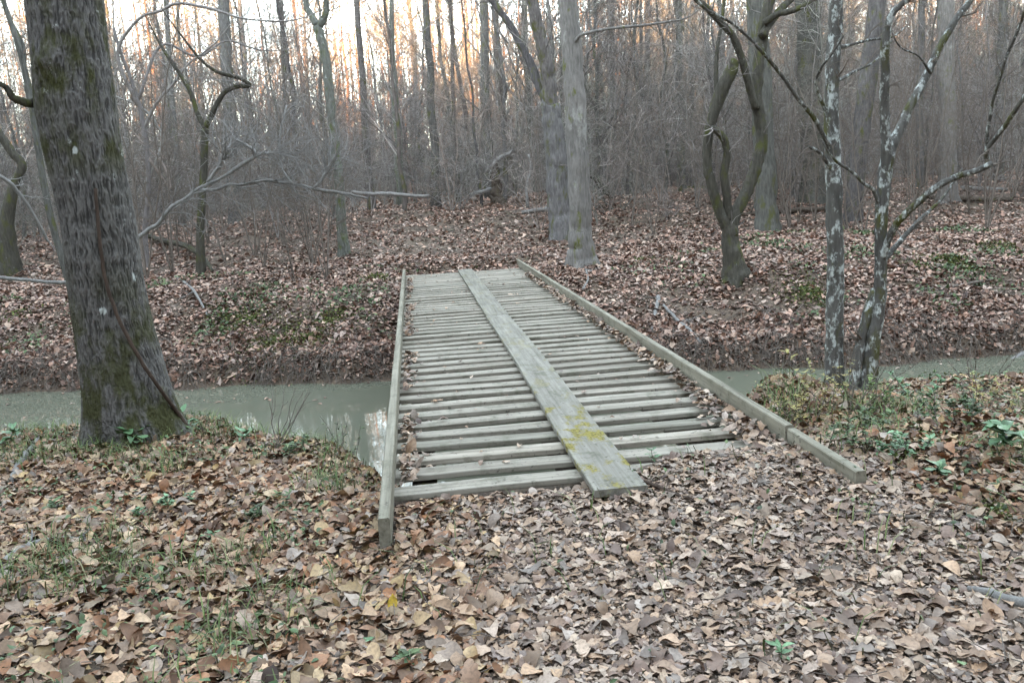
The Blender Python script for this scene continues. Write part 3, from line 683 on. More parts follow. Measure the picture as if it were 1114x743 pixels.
hero('leaning_snag', 'dark leaning mossy trunk at the left edge behind the oak', 'tree', (8, 300),
     [(8, 300, 30), (6, 270, 22), (8, 235, 14), (17, 198, 10), (24, 180, 9), (12, 165, 9), (2, 150, 9), (-12, 130, 9)], [], MT['dark'], MT['twig'], ext=2, twigs=(3, 4), tw_len=1.0)
hero('thin_tree', 'thin straight grey tree between the left edge and the oak', 'tree', (84, 330),
     [(82, 330, 8), (70, 290, 7), (56, 240, 7), (46, 190, 7), (38, 140, 6), (32, 100, 6), (20, 50, 6), (5, 5, 5), (0, -20, 5)], [([(38, 140, 4), (28, 90, 4), (25, 50, 4), (10, 20, 3)], .3)], MT['grey'], MT['twig'], ext=2, twigs=(4, 4), tw_len=1.0)
hero('spreading_tree', 'small bare tree spreading thin pale branches right of the oak top', 'tree', (160, 292), [(160, 292, 6), (158, 250, 6), (162, 200, 5), (158, 150, 5), (150, 110, 5), (140, 80, 4)],
     [([(158, 200, 4), (170, 175, 3), (176, 150, 3), (165, 128, 3), (150, 115, 3), (132, 108, 2)], .3), ([(150, 115, 4), (128, 60, 4), (150, 22, 3), (175, 12, 3), (194, 4, 3), (230, 10, 3), (262, 20, 2), (300, 24, 2)], -.8), ([(160, 170, 4), (185, 205, 2), (178, 180, 3), (160, 160, 2), (152, 152, 2)], .6), ([(150, 110, 4), (175, 50, 3), (215, 62, 3), (245, 45, 2), (272, 52, 2)], .8), ([(156, 140, 4), (172, 110, 3), (190, 90, 3), (205, 70, 2), (225, 55, 2)], -.3)], MT['twig'], MT['twig'], ext=1, twigs=(7, 5), tw_len=1.1, k=6)
for (lab, base, top_, w0, w1, m_) in (
    ('narrow brown trunk in line with the left rail of the bridge', (474, 198), (463, 0), 9, 7, 'grey'), ('short greenish snag behind the pale fallen log', (436, 206), (427, 60), 10, 6, 'slim'),
    ('dark straight trunk behind the broken stump', (531, 196), (526, 0), 11, 9, 'grey'), ('pale slender trunk right of the thick pale tree', (668, 196), (664, 0), 8, 7, 'pale'),
    ('thin brown trunk behind the pale fallen log', (497, 204), (490, 0), 5, 4, 'grey'), ('thin grey trunk standing right of the slim forked tree', (404, 215), (388, 0), 8, 6, 'grey'),
    ('grey pole-like trunk left of the crooked tree', (742, 205), (737, 0), 9, 7, 'grey'), ('slender dark trunk between the crooked tree and the pale tree', (703, 205), (706, 0), 7, 6, 'grey'),
    ('slender grey trunk between the twin-stemmed tree and the tall pale trunk', (1000, 205), (1003, 0), 8, 7, 'grey'), ('grey trunk beside the right edge behind the low limb', (1085, 195), (1090, 0), 11, 9, 'grey'),
    ('thin trunk left of the small mossy forked tree', (196, 235), (180, 0), 6, 5, 'grey'), ('thin dark trunk between the dark straight and the slim forked tree', (318, 230), (305, 0), 6, 5, 'grey')):
    bx, by = base; tx, ty = top_; r_ = random.Random(bx)
    P0 = hit(bx, by, 20)
    if P0[1] > 60:
        d = ray(bx, by); t = r_.uniform(30, 40)/d[1]; P0 = EYE+d*t; by = by
    Y = P0[1]; pts = [(bx+(tx-bx)*q/5+r_.uniform(-1.5, 1.5), by+(ty-by)*q/5, w0+(w1-w0)*q/5) for q in range(6)]
    hero('slender_tree', lab, 'tree', (P0[0], Y, gz(P0[0], Y)), pts, [], MT[m_], MT['twig'], ext=7, twigs=(16, 6), tw_len=2.4, k=7)

# --- dead wood
def stick(name, label, cat, pts, Y=None, dy=0, m='dead', sub=0, k=8, rise=.0, tw=.5, group=None, y1=None):
    if Y is None:
        out = []; R = []
        for (px, py, w) in pts:
            P = hit(px, py); P = P+np.array([0, 0, rise+.4*w*depth(P)/FPX]); out.append(P); R.append(.5*w*depth(P)/FPX)
        P, R = np.array(out), np.array(R)
    else: P, R = px_path(pts, Y, dy)
    P, R = smooth(P, R, 5, .15, sum(map(ord, label)) % 90); mb = MB().tube(P, R, k, .2, cap=True, seed=sum(map(ord, label)) % 40)
    if sub:
        P1, R1 = kids(P[None], R[None], sub, .15, 1, tw, .8, .05, 6, .5, .2, .0025); mb.batch(P1, R1, 5)
        P2, R2 = kids(P1, R1, 3, .2, 1, tw*.5, .8, .0, 4, .6, .2, .002); mb.batch(P2, R2, 4)
    return tag(build(name, mb, MT[m], loc=P[0]), label, cat, group)
fb = thing('fallen_tree', 'pale dead fallen tree with forked bare limbs leaning out right of the oak', 'dead tree', at_y(105, 330, 14.6))
for pts, dy in (([(96, 350, 9), (140, 272, 5), (160, 251, 4.5), (172, 243, 4), (186, 226, 4), (200, 217, 3.6), (215, 206, 3.4), (240, 194, 3), (262, 180, 5), (278, 168, 4), (268, 158, 3), (255, 152, 2)], -.4),
                ([(214, 207, 3.6), (235, 206, 3.4), (250, 201, 3.2), (262, 201, 3), (290, 196, 3), (304, 199, 2.8), (318, 200, 2.8), (345, 206, 4), (372, 210, 3), (400, 216, 2)], .5),
                ([(226, 198, 4), (242, 175, 3), (249, 160, 3)], -.2), ([(340, 206, 3), (350, 195, 3), (358, 180, 3), (364, 170, 2)], -.1), ([(318, 200, 3), (308, 185, 2), (304, 165, 2), (306, 140, 2), (312, 115, 2)], .3), ([(278, 168, 3), (300, 166, 2), (322, 172, 1.5)], .3)):
    Q, S = px_path(pts, 14.6, dy); Q, S = smooth(Q, S, 6, .15, len(pts)); build('limb', MB().tube(Q, S, 9, .2, cap=True, seed=len(pts)), MT['dead'], fb)
    mb = MB(); P1, R1 = kids(Q[None], S[None], 22, .2, 1, 1.4, .75, .05, 7, .45, .22, .0055); mb.batch(P1, R1, 5); P2, R2 = kids(P1, R1, 5, .15, 1, .6, .8, 0, 5, .65, .22, .004); mb.batch(P2, R2, 4)
    build('side_branches', mb, MT['dead'], fb)
stick('fallen_branch', 'pale dead branch slanting down at the left edge behind the oak', 'branch', [(-30, 178, 5), (5, 195, 4), (22, 212, 4), (40, 240, 3), (52, 262, 3)], 12.5, .6, sub=6)
stick('fallen_branch', 'long thin pale branch crossing behind the oak foot', 'branch', [(-10, 301, 4), (30, 305, 4), (66, 308, 4), (100, 303, 3)], 12.0, .4)
stick('fallen_branch', 'dark bent branch lying on the far bank right of the oak', 'branch', [(148, 258, 5), (176, 268, 6), (205, 276, 6), (222, 288, 5), (232, 302, 4)], None, m='dark', rise=.12, sub=3)
stick('fallen_log', 'pale straight fallen log lying at the thicket edge', 'log', [(383, 209, 3.5), (402, 211, 4), (425, 211, 4.2), (448, 213.5, 4), (467, 213, 3)], 27.0, .5, m='dead')
st = thing('tree_stump', 'broken dark stump with a pale branch caught on top', 'stump', hit(541, 222, 20))
SY = min(st['_b'][1], 32.0)
P, R = px_path([(541, 224, 18), (539, 212, 12), (540, 200, 10), (540, 188, 9), (538, 178, 6)], SY); P, R = smooth(P, R, 5, .2, 3); st['_b'] = list(map(float, P[0])); st.location = P[0]
build('trunk', MB().tube(P, R, 12, .3, cap=True, seed=3), MT['rot'], st)
stick('fallen_branch', 'pale branch caught on top of the broken stump', 'branch', [(528, 187, 3), (538, 177, 5), (548, 170, 5), (561, 164, 4)], SY-.2, .4)
stick('fallen_branch', 'short pale branch lying right of the broken stump', 'branch', [(568, 231, 4), (585, 229, 5), (600, 228, 5)], 25.0, .2)
stick('standing_stick', 'thin pale stick standing upright right of the broken stump', 'stick', [(574, 226, 4), (573, 205, 3), (577, 185, 3), (575, 168, 2)], 25.5)
stick('fallen_branch', 'pale branch sloping left of the broken stump', 'branch', [(511, 213, 4), (522, 209, 4), (534, 206, 4)], SY-1, .3)
stick('dead_tree', 'dark dead trunk slanting down right of the thick pale tree', 'dead tree', [(636, 184, 7), (648, 196, 7), (660, 208, 7), (672, 220, 6)], 27.0, .8, m='dark')
for (lab, pts, m_, sb) in (
    ('short leaning stick on the far bank beside the right rail', [(709, 362, 4), (713, 345, 5), (716, 326, 5)], 'dead', 0),
    ('forked pale stick on the far bank above the creek', [(722, 335, 3), (735, 350, 4), (750, 363, 4), (764, 377, 3)], 'dead', 3),
    ('small twiggy branch beside the far end of the right rail', [(634, 318, 3), (640, 306, 2), (638, 296, 2), (648, 300, 2)], 'dead', 4),
    ('pale log lying on the floor near the right edge', [(1045, 207, 4), (1070, 209, 5), (1095, 209, 4)], 'dead', 0),
    ('dark fallen log below the low right limb', [(1010, 217, 4), (1050, 220, 6), (1100, 220, 5)], 'rot', 3),
    ('dark fallen branch pile between the straight trunks', [(800, 237, 4), (850, 233, 5), (905, 231, 6)], 'rot', 12),
    ('long fallen branch lying across the far bank at right', [(1000, 318, 3), (1040, 315, 4), (1080, 306, 3)], 'stick', 3),
    ('thin grey branch on the leaf slope right of the oak', [(186, 300, 3), (210, 318, 3), (226, 345, 2)], 'dead', 2)):
    stick('fallen_branch', lab, 'branch', pts, None, m=m_, sub=sb, rise=.03)
for (lab, pts, m_) in (
    ('reddish bent stick lying in leaves below the runner plank', [(676, 527, 4), (700, 528, 5), (722, 536, 5), (748, 546, 5), (770, 549, 4)], 'vine'),
    ('curved grey stick poking from leaves at the left edge', [(12, 528, 6), (20, 512, 7), (30, 497, 7), (42, 482, 5)], 'dead'),
    ('long grey branch lying in leaves at the left edge', [(-6, 625, 8), (18, 608, 9), (44, 596, 8), (72, 591, 6), (104, 592, 4)], 'dead'),
    ('pale dead branch slanting over the water at the right edge', [(1050, 425, 6), (1072, 412, 6), (1095, 398, 6), (1120, 384, 6)], 'dead'),
    ('grey chunk of branch half buried in leaves at lower right', [(1052, 645, 6), (1072, 652, 11), (1100, 660, 13), (1130, 668, 13)], 'dead'),
    ('pale splinter of wood under the nearest deck board', [(446, 541, 7), (460, 550, 6), (480, 559, 4), (500, 561, 2)], 'dead'),
    ('straight thin stick lying in leaves at lower left', [(118, 560, 2), (160, 580, 3), (196, 610, 3)], 'stick'),
    ('thin twig lying across leaves below the left rail', [(470, 600, 3), (520, 607, 3), (560, 600, 2)], 'stick'),
    ('thick twig lying in leaves right of the track', [(720, 632, 4), (760, 640, 5), (800, 636, 4)], 'stick'),
    ('dark twig lying in leaves at the lower right corner', [(930, 560, 3), (985, 566, 4), (1040, 560, 3)], 'stick'),
    ('forked twig poking up over the water at right', [(990, 428, 4), (978, 412, 4), (960, 396, 3), (950, 380, 3)], 'stick')):
    stick('fallen_stick', lab, 'stick', pts, None, m=m_, rise=.012, sub=2, tw=.16)
# fine debris of twigs, one mass
mb = MB(); n = 900; x = rng.uniform(-4, 6, n); y = rng.uniform(1.6, 7.4, n); k = ~ondeck(x, y, .1) & (ground(x, y) > -.7); x, y = x[k], y[k]
def twig_mass(x, y, L, r):
    n = len(x); a = rng.uniform(0, 6.28, n); l = L*rng.uniform(.4, 1.4, n); t = np.linspace(-.5, .5, 4)
    X = x[:, None]+np.cos(a)[:, None]*l[:, None]*t+rng.normal(0, .012, (n, 4)); Y = y[:, None]+np.sin(a)[:, None]*l[:, None]*t+rng.normal(0, .012, (n, 4))
    Z = ground(X, Y)+.022+rng.uniform(0, .03, (n, 4)); return np.stack([X, Y, Z], -1), r*rng.uniform(.6, 1.4, (n, 1))*np.array([[1, .9, .75, .5]])
mb.batch(*twig_mass(x, y, .22, .0022), k=4)
n = 2600; x = rng.uniform(-12, 22, n); y = rng.uniform(11.3, 32, n); k = ~ondeck(x, y, .1) & (ground(x, y) > -1.1); x, y = x[k], y[k]
mb.batch(*twig_mass(x, y, .7, .006), k=4)
n = 2400; x = rng.uniform(-9, 11, n); y = far_edge(x)+rng.uniform(.1, 1.5, n); k = ~ondeck(x, y, .1); x, y = x[k], y[k]
mb.batch(*twig_mass(x, y, .45, .0045), k=4)
n = 2600; x = rng.uniform(-10, 12, n); s_ = rng.uniform(.12, .75, n); y = far_edge(x)+s_; k = (fbm(x*1.2, y*.3, s=88) > .42) & ~ondeck(x, y, .1); x, y = x[k], y[k]; n = len(x)
z0 = ground(x, y); t4 = np.linspace(0, 1, 5)[None]; L_ = rng.uniform(.2, .7, n)[:, None]; dx = rng.normal(0, .5, n)[:, None]
X_ = x[:, None]+dx*L_*t4+rng.normal(0, .02, (n, 5)); Y_ = y[:, None]-L_*t4*.5; Z_ = np.maximum(z0[:, None]+.03+.16*np.sin(t4*2.6)*L_-L_*t4**2*.75, WATER-.02)+rng.normal(0, .012, (n, 5))
mb.batch(np.stack([X_, Y_, Z_], -1), np.ones((n, 5))*rng.uniform(.003, .007, (n, 1))*np.array([[1, .9, .8, .7, .5]]), k=4)
tag(build('twig_debris', mb, MT['stick']), 'fine fallen twigs scattered among the leaves on both banks', 'twigs', kind='stuff')

# ------------------------------------------------------------------ ground plants
def patchmask(x, y):
    L = ss(-.3, -.9, x)*ss(2.0, 4.2, y); Rr = ss(2.4, 3.0, x)*ss(3.2, 4.4, y)
    return np.clip(L*.9+Rr*1.0+.06, 0, 1)*ss(.48, .62, fbm(x*1.5, y*1.5, s=61))
n = 150000; x = rng.uniform(-4.5, 6.2, n); y = rng.uniform(1.6, 7.8, n); k = (rng.random(n) < patchmask(x, y)*.42) & ~ondeck(x, y, .05) & (ground(x, y) > -.9); x, y = x[k], y[k]; n = len(x)
a = rng.uniform(0, 6.28, n); h = rng.uniform(.04, .15, n); sp = rng.uniform(.5, 1.6, n)*h
B = np.stack([x, y, ground(x, y)], 1); h = h*(1+.35*ss(2.4, 2.9, x)*ss(4.8, 5.6, y)); sp = sp*(1+.5*ss(2.4, 2.9, x)); D = np.stack([np.cos(a), np.sin(a), 0*a], 1); w = rng.uniform(.0015, .0035, n)[:, None]; S_ = np.stack([-np.sin(a), np.cos(a), 0*a], 1)*w
m1 = B+D*(sp*.35)[:, None]+np.array([0, 0, 1])*(h*.75)[:, None]; m2 = B+D*sp[:, None]+np.array([0, 0, 1])*h[:, None]
V = np.stack([B-S_, B+S_, m1+S_, m1-S_, m2+S_*.2, m2-S_*.2], 1).reshape(-1, 3); b = np.arange(n)[:, None]*6
mb = MB().add(V, np.concatenate([b+np.array([[0, 1, 2, 3]]), b+np.array([[3, 2, 4, 5]])]))
tag(build('grass', mb, MT['grass']), 'thin pale green grass growing through leaves on the near bank', 'grass', kind='stuff')
n = 52000; x = rng.uniform(-4.5, 6.2, n); y = rng.uniform(1.6, 7.6, n); k = (rng.random(n) < patchmask(x, y+9)*.30) & ~ondeck(x, y, .05) & (ground(x, y) > -.9); x, y = x[k], y[k]
mb = MB(); scatter(mb, np.stack([x, y, ground(x, y)+rng.uniform(.03, .09, len(x))], 1), rng.uniform(.02, .05, len(x)), .6, TP3)
n = 30000; x = rng.uniform(-9, 13, n); y = rng.uniform(11.4, 18.5, n); s = y-far_edge(x)
pm = ss(.52, .66, fbm(x*.8, y*.8, s=71))*ss(.5, 1.2, s)*(.25+.75*ss(.3, -1.5, x)+.8*ss(5.5, 8, x))
k = (rng.random(n) < pm*.9) & ~ondeck(x, y, .2); x, y = x[k], y[k]
scatter(mb, np.stack([x, y, ground(x, y)+rng.uniform(.03, .1, len(x))], 1), rng.uniform(.05, .1, len(x)), .6, TP3)
tag(build('ground_weeds', mb, MT['green']), 'low green weeds sprouting through leaves on both banks', 'weeds', kind='stuff')
mb = MB()
for (px, py, rr_, cnt) in ((345, 498, .16, 500), (1030, 285, .5, 900), (880, 322, .4, 500), (1000, 290, .3, 300), (1085, 268, .5, 500), (410, 302, .3, 300), (300, 372, .8, 2200), (340, 368, .6, 1600), (265, 350, .6, 1000), (365, 345, .4, 500), (880, 320, .5, 700), (1040, 285, .5, 900), (285, 545, .12, 300), (1010, 478, .15, 400), (985, 497, .14, 300), (1085, 560, .1, 200), (920, 470, .2, 300), (1015, 445, .12, 200), (760, 205, .5, 200), (240, 345, .4, 250), (700, 283, .25, 120), (20, 345, .4, 200)):
    c = hit(px, py); x = c[0]+rng.normal(0, rr_*.5, cnt); y = c[1]+rng.normal(0, rr_*.5, cnt); d = np.hypot(x-c[0], y-c[1])
    f = max(1, c[1]/7)
    scatter(mb, np.stack([x, y, ground(x, y)+.012+.05*rr_*np.exp(-(d/rr_/.5)**2)], 1), rng.uniform(.012, .03, cnt)*f, .9, TP3)
tag(build('moss', mb, MT['moss']), 'bright green moss cushions dotted over both banks', 'moss', kind='stuff')

def plant(name, label, cat, px, py, nl, ls, h, m, group=None, spread=.6, stem='stick', stems=1, P0=None):
    B = hit(px, py) if P0 is None else np.array(P0); o = thing(name, label, cat, B, group)
    ms = MB(); ml = MB(); T, Q = TP5
    for q in range(stems):
        sp_ = .32 if stems > 1 else .18; d = np.array([rng.normal(0, sp_), rng.normal(0, sp_), 1])*h*rng.uniform(.5, 1.15); B0 = B+np.array([rng.normal(0, .09), rng.normal(0, .09), 0])*(stems > 2); B0[2] = gz(B0[0], B0[1])-.01 if stems > 2 else B0[2]; L = wiggle_path(B0, B0+d, 6, .03*h/.3, int(rng.integers(1e6))); ms.tube(L, np.linspace(.0035, .0015, 6), 5)
        K = nl
        t = rng.uniform(.35, 1, K); az = np.arange(K)*2.4+rng.uniform(0, .6, K)
        for i in range(K):
            c = L[0]*(1-t[i])+L[-1]*t[i]; s = ls*rng.uniform(.7, 1.2); V = T[int(rng.integers(0, 10))*3]*s; V = V.copy(); V[:, 0] += s*.5; V[:, 1] *= .85
            e = rng.uniform(-.1, .5); ca, sa, ce, se = math.cos(az[i]), math.sin(az[i]), math.cos(e), math.sin(e)
            X = V[:, 0]*ce-V[:, 2]*se; Z = V[:, 0]*se+V[:, 2]*ce
            ml.add(np.stack([X*ca-V[:, 1]*sa, X*sa+V[:, 1]*ca, Z], 1)+c, Q)
    build('stem', ms, MT[stem], o); build('leaves', ml, MT[m], o); return o
plant('seedling', 'green long-leaved seedling in front of the oak foot', 'seedling', 150, 486, 12, .16, .17, 'seed')
plant('seedling', 'green seedling at the right side of the oak foot', 'seedling', 207, 470, 9, .13, .26, 'seed')
plant('seedling', 'pale green seedling at the left edge above the water', 'seedling', 12, 486, 14, .10, .2, 'seed')
plant('seedling', 'green seedling on the bank crest right of the oak', 'seedling', 262, 488, 10, .09, .2, 'seed')
plant('seedling', 'broad-leaved green seedling at the right edge', 'seedling', 1090, 505, 18, .12, .24, 'seed')
plant('seedling', 'green seedling between the bank moss and the right edge', 'seedling', 1020, 520, 9, .09, .14, 'seed')
plant('seedling', 'grey green leafy plant on the right bank above the water', 'seedling', 1000, 445, 22, .07, .26, 'seed', stems=2)
plant('seedling', 'small seedling among leaves below the left rail', 'seedling', 408, 706, 6, .06, .07, 'seed')
plant('seedling', 'tiny seedling in leaves at the bottom centre', 'seedling', 440, 728, 8, .06, .08, 'green')
plant('seedling', 'small green seedling beside the near end of the runner plank', 'seedling', 712, 508, 10, .05, .12, 'seed')
plant('seedling', 'little seedling in leaves under the long grey branch', 'seedling', 86, 690, 6, .06, .07, 'green')
plant('seedling', 'small seedling near the bottom edge at right', 'seedling', 850, 718, 6, .06, .08, 'seed')
plant('seedling', 'green seedling on the left slope above the long grey branch', 'seedling', 60, 560, 8, .07, .09, 'green')
plant('seedling', 'small seedling in the middle of the left slope', 'seedling', 232, 590, 7, .06, .09, 'seed')
plant('yellowing_shrub', 'yellow-leaved sapling in front of the white-blotched tree', 'shrub', 893, 446, 16, .07, .62, 'yellowish', stems=2)
plant('leafy_shrub', 'pale grassy shrub against the outside of the right rail', 'shrub', 868, 462, 18, .045, .36, 'yellowish', stems=5)
plant('leafy_shrub', 'green shrub tuft below the twin-stemmed tree', 'shrub', 955, 470, 20, .06, .22, 'green', stems=4)
plant('leafy_shrub', 'straggly pale shrub between the lichened tree and the right rail', 'shrub', 893, 462, 18, .045, .36, 'yellowish', stems=5)
plant('weed_clump', 'pale weeds against the foot of the twin-stemmed tree', 'weeds', 962, 452, 16, .05, .28, 'grass', stems=7)
plant('weed_clump', 'dense green weeds on the right bank beside the leafy plant', 'weeds', 1032, 462, 20, .06, .28, 'green', stems=5)
plant('weed_clump', 'low green weeds on the slope behind the end of the right rail', 'weeds', 985, 500, 20, .05, .18, 'seed', stems=5)
plant('weed_clump', 'pale dry weeds leaning over the water near the right edge', 'weeds', 1075, 450, 14, .05, .4, 'yellowish', stems=6)
plant('weed_clump', 'low green weeds beside the joint of the right rail', 'weeds', 925, 492, 16, .05, .2, 'green', stems=4)
plant('weed_clump', 'green weeds on the crest midway between oak and bridge', 'weeds', 318, 500, 18, .05, .2, 'green', stems=5)
plant('weed_clump', 'leafy green weeds on the left slope right of the long grey branch', 'weeds', 180, 560, 16, .05, .12, 'seed', stems=4)
plant('weed_clump', 'leafy green weeds on the left slope toward the rail', 'weeds', 300, 560, 18, .05, .13, 'green', stems=4)
plant('weed_clump', 'green weed clump outside outside the left rail by the deck end', 'weeds', 396, 490, 16, .06, .20, 'green', stems=4)
plant('weed_clump', 'thin bare weeds on the bank crest over the white reflection', 'weeds', 372, 494, 5, .04, .36, 'green', stems=6)
def weed_stalk(label, pts, m='green'):
    return stick('weed_stalk', label, 'stalk', pts, None, m=m, rise=.015, k=5)
weed_stalk('thin green stalk lying over leaves at lower left', [(158, 598, 2), (172, 650, 2.5), (190, 700, 2.5), (206, 745, 3)])
c = hit(428, 668); mb = MB(); V = TP5[0][0]*.085; a = 1.5; W = np.stack([V[:, 0]*.25-V[:, 1]*.95, V[:, 2]-.2*V[:, 0], V[:, 0]*.95], 1)
mb.add(np.stack([V[:, 1]*.95+V[:, 0]*.1, V[:, 0]*.55+V[:, 2], V[:, 0]*.8-V[:, 1]*.1], 1)+c+np.array([0, 0, .05]), TP5[1]); tag(build('yellow_leaf', mb, MT['yellow'], loc=c), 'single bright yellow leaf standing in the litter below the left rail', 'leaf')

# bare twiggy saplings along the near bank
for (lab, px, py, h) in (('bare twiggy shrub on the bank crest left of the bridge', 300, 492, .5), ('leafless thin shrub under the lichened tree', 925, 455, .5), ('bare twiggy shrub at the right bank edge', 1060, 440, .45)):
    B = hit(px, py); mb = MB(); P0 = np.repeat(B[None, None], 7, 0)*np.ones((7, 5, 1)); d = np.stack([rng.normal(0, .35, 7), rng.normal(0, .35, 7), np.ones(7)], 1)*h
    P0 = P0+d[:, None]*np.linspace(0, 1, 5)[None, :, None]+rng.normal(0, .01, (7, 5, 3)); R0 = np.ones((7, 1))*np.linspace(.004, .002, 5)[None]
    mb.batch(P0, R0, 5); P1, R1 = kids(P0, R0, 4, .3, 1, h*.4, .7, .2, 4, .7, .2, .0014); mb.batch(P1, R1, 4)
    tag(build('bare_shrub', mb, MT['stick'], loc=B), lab, 'shrub')

# ------------------------------------------------------------------ the woods behind
def place(n, y0, y1, lo=-.62, hi=.95, mind=0, clear=True, thin_left=None):
    out = []
    tries = 0
    while len(out) < n and tries < n*60:
        tries += 1
        y = math.sqrt(random.uniform(y0*y0, y1*y1)); x = random.uniform(lo, hi)*y
        if clear and -1.5 < x < 3.4 and y < 27: continue
        if thin_left and random.random() > thin_left(x/y, y): continue
        if mind and any((x-a)**2+(y-b)**2 < mind*mind for a, b in out[-120:]): continue
        out.append((x, y))
    return out
def openleft(s, y):                 # the sky shows through in the left part
    return .7 if s < .06 else 1.0
big = []
for q in range(7):
    H = random.uniform(17, 24); r = random.uniform(.10, .19)
    tr, cr = bare_tree(100+q, H, r, (random.uniform(-.04, .04), random.uniform(-.04, .04)), 34, 8, .0105, .12, 4)
    o = thing('forest_tree', 'tall bare grey tree standing in the woods beyond the creek', 'tree', (0, 0, 0), 'tall trees in the woods'); build('trunk', tr, MT['grey'], o); build('crown', cr, MT['twig'], o); big.append(o)
pole = []
for q in range(7):
    H = random.uniform(9, 14); r = random.uniform(.055, .105)
    tr, cr = bare_tree(200+q, H, r, (random.uniform(-.1, .1), random.uniform(-.06, .06)), 32, 8, .008, .12, 4)
    o = thing('pole_tree', 'thin bare pole of a young tree in the woods beyond the creek', 'tree', (0, 0, 0), 'young trees in the woods'); build('trunk', tr, MT['grey'], o); build('crown', cr, MT['twig'], o); pole.append(o)
def put(protos, spots, smin, smax):
    for i, (x, y) in enumerate(spots):
        loc = (x, y, gz(x, y)); s = random.uniform(smin, smax); rz = random.uniform(0, 6.28)
        if i < len(protos): o = protos[i]; o.location = loc; o.rotation_euler = (0, 0, rz); o.scale = (s, s, s)
        else: copy_tree(protos[i % len(protos)], loc, rz, s)
put(big, place(170, 36, 105, mind=2.0, thin_left=openleft), .8, 1.2)
put(pole, place(285, 27, 80, mind=1.0, thin_left=lambda s, y: .6 if s < .06 else 1), .75, 1.25)
def shrub_mesh(seed, H, stems, nb, fine, rmin, spread):
    global rng
    kp, rng = rng, np.random.default_rng(seed); mb = MB()
    d = np.stack([rng.normal(0, spread, stems), rng.normal(0, spread, stems), np.ones(stems)], 1)*H*rng.uniform(.6, 1.1, (stems, 1))
    P = np.array([0, 0, -.1])+d[:, None]*np.linspace(0, 1, 7)[None, :, None]; P = P+np.cumsum(rng.normal(0, .02*H, P.shape), 1)*np.linspace(0, 1, 7)[None, :, None]
    R = np.linspace(1, .3, 7)[None]*rng.uniform(.7, 1.2, (stems, 1))*max(rmin*1.8, H*.0042); mb.batch(P, R, 4)
    P1, R1 = kids(P, R, nb, .15, 1, H*.36, 1.05, .1, 6, .55, .24, rmin); mb.batch(P1, R1, 3)
    P2, R2 = kids(P1, R1, fine, .15, 1, H*.17, .9, .0, 5, .7, .3, rmin*.85); mb.batch(P2, R2, 3)
    rng = kp; return mb
sap = [build('sapling', shrub_mesh(300+q, random.uniform(4.5, 9.0), 2, 17, 8, .0072, .12), MT['twig']) for q in range(7)]
shr = [build('bare_bush', shrub_mesh(400+q, random.uniform(2.0, 3.8), 6, 8, 8, .0062, .6), MT['twig']) for q in range(7)]
for o in sap: tag(o, 'leafless sapling with fine grey twigs in the thicket', 'sapling', 'saplings in the thicket')
for o in shr: tag(o, 'leafless grey bush in the thicket beyond the far bank', 'bush', 'bare bushes in the thicket')
put(sap, place(292, 22, 60, thin_left=lambda s, y: 1), .7, 1.25)
put(shr, place(240, 23, 52), .6, 1.3)
# far-off wood, one mass
# taller brush standing forward of the thicket, one of each on its own
fore = [build('twiggy_sapling', shrub_mesh(500+q, random.uniform(3.5, 6.5), 3, 14, 7, .0042, .16), MT['stick']) for q in range(6)]
for o in fore: tag(o, 'slender twiggy sapling at the front of the woods on the far bank', 'sapling', 'twiggy saplings at the front of the woods')
put(fore, [p_ for p_ in place(90, 17.5, 27) if not (3 < p_[0] < 6.5 and p_[1] < 20)][:64], .6, 1.1)
# dense brush deeper in, one mass
sp = place(2600, 48, 115, clear=False); X = np.array(sp); N = len(X); H = rng.uniform(2.0, 6.5, N); t7 = np.linspace(0, 1, 5)[None]
ln = rng.normal(0, .15, (N, 2)); Z = ground(X[:, 0], X[:, 1])-.2
P = np.stack([X[:, 0][:, None]+ln[:, :1]*H[:, None]*t7+rng.normal(0, .1, (N, 5)), X[:, 1][:, None]+ln[:, 1:]*H[:, None]*t7, Z[:, None]+H[:, None]*t7], -1)
R = np.ones((N, 1))*np.linspace(.03, .012, 5)[None]; mb = MB(); mb.batch(P, R, 3)
P1, R1 = kids(P, R, 14, .1, 1, 2.2, 1.0, .15, 5, .6, .22, .013); mb.batch(P1, R1, 3)
P2, R2 = kids(P1, R1, 4, .15, 1, 1.1, .9, .05, 4, .8, .28, .011); mb.batch(P2, R2, 3)
tag(build('deep_thicket', mb, MT['twig']), 'grey tangle of leafless brush filling the deeper woods', 'thicket', kind='stuff')
mb = MB(); ml = MB()
sp = place(1500, 75, 170, clear=False, thin_left=lambda s, y: .7 if s < .04 else (.85 if s < .12 else 1))
X = np.array(sp); N = len(X); H = rng.uniform(14, 26, N); Z = ground(X[:, 0], X[:, 1])-.3
t = np.linspace(0, 1, 6); ln = rng.normal(0, .03, (N, 2))
P = np.stack([X[:, 0][:, None]+ln[:, :1]*H[:, None]*t+rng.normal(0, .1, (N, 6)), X[:, 1][:, None]+ln[:, 1:]*H[:, None]*t, Z[:, None]+H[:, None]*t], -1)
R = rng.uniform(.10, .24, (N, 1))*(1-.8*t)[None]; mt_ = MB(); mt_.batch(P, R, 6)
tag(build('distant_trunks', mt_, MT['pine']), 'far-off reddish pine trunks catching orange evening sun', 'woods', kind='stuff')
P1, R1 = kids(P, R, 16, .12, 1, 5.0, 1.0, .3, 5, .35, .15, .022); mb.batch(P1, R1, 3)
P2, R2 = kids(P1, R1, 4, .2, 1, 2.2, .8, .2, 3, .5, .15, .016); mb.batch(P2, R2, 3)
tag(build('distant_woods', mb, MT['twig']), 'bare grey branches of the far-off woods', 'woods', kind='stuff')
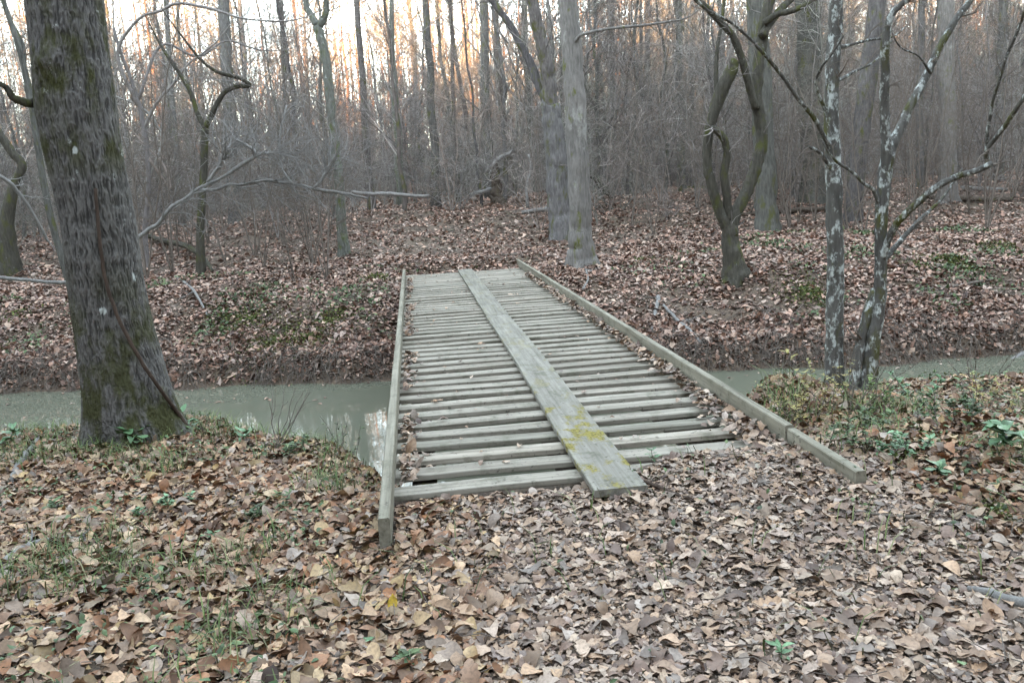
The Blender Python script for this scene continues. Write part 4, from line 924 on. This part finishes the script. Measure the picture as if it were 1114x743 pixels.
q = rng.integers(0, len(P1), 38000); w_ = X[q//16]; sel = (w_[:, 0]/w_[:, 1] > .02) | (rng.random(len(q)) < .3); q = q[sel]
Lp = P1[q, rng.integers(1, 5, len(q))]+rng.normal(0, .5, (len(q), 3)); scatter(ml, Lp, rng.uniform(.16, .34, len(q)), .9, TP2)
tag(build('clinging_leaves', ml, MT['rusty']), 'rust orange leaves still clinging to the far-off woods', 'leaves', kind='stuff')

# unseen woods behind and beside the camera, added to cut low sky light
sp = []
while len(sp) < 1050:
    x_, y_ = random.uniform(-75, 85), random.uniform(-48, 30)
    if math.hypot(x_, y_) < 6 or (y_ > -5 and -.75*y_-8 < x_ < 1.15*y_+8): continue
    sp.append((x_, y_))
X = np.array(sp); N = len(X); H = rng.uniform(15, 24, N); Z = ground(X[:, 0], X[:, 1])-.3
P = np.stack([X[:, 0][:, None]+rng.normal(0, .1, (N, 6)), X[:, 1][:, None]+rng.normal(0, .1, (N, 6)), Z[:, None]+H[:, None]*t], -1)
R = rng.uniform(.08, .24, (N, 1))*(1-.8*t)[None]; mb = MB(); mb.batch(P, R, 5)
P1, R1 = kids(P, R, 25, .06, 1, 5.0, 1.0, .3, 5, .35, .15, .04); mb.batch(P1, R1, 3)
P2, R2 = kids(P1, R1, 6, .2, 1, 2.2, .8, .2, 3, .5, .15, .038); mb.batch(P2, R2, 3)
tag(build('shading_woods', mb, MT['twig']), 'unseen bare woods added round the near side of the creek to cut low sky light', 'woods', kind='stuff')

# ------------------------------------------------------------------ light
EL, AZ = rad(9.5), math.atan2(-.45, -1.0)      # low sun behind the camera, a little to the left
w = bpy.data.worlds.new('World'); sc.world = w; w.use_nodes = True; nt = w.node_tree; bg = nt.nodes['Background']
sky = nt.nodes.new('ShaderNodeTexSky'); sky.sky_type = 'NISHITA'; sky.sun_disc = False; sky.sun_elevation = EL; sky.sun_rotation = AZ % (2*math.pi); sky.air_density = 1.0; sky.dust_density = .4; sky.ozone_density = 1.0
hs = nt.nodes.new('ShaderNodeHueSaturation'); hs.inputs['Saturation'].default_value = .5; nt.links.new(sky.outputs[0], hs.inputs['Color']); nt.links.new(hs.outputs[0], bg.inputs[0]); bg.inputs[1].default_value = .15
sd = bpy.data.lights.new('sun', 'SUN'); sd.energy = 3.8; sd.angle = rad(.5); sd.color = (1, .55, .25)
so = bpy.data.objects.new('sun', sd); C.objects.link(so)
D = Vector((math.sin(AZ)*math.cos(EL), math.cos(AZ)*math.cos(EL), math.sin(EL)))
so.rotation_euler = D.to_track_quat('Z', 'Y').to_euler(); so.location = (0, 0, 30)
vs = sc.view_settings; vs.view_transform = 'Standard'; vs.look = 'None'; vs.gamma = 1; vs.exposure = 4.1
vs.use_white_balance = True; vs.white_balance_temperature = 6700; vs.white_balance_tint = 5
for o in list(sc.objects):
    if '_b' in o: del o['_b']
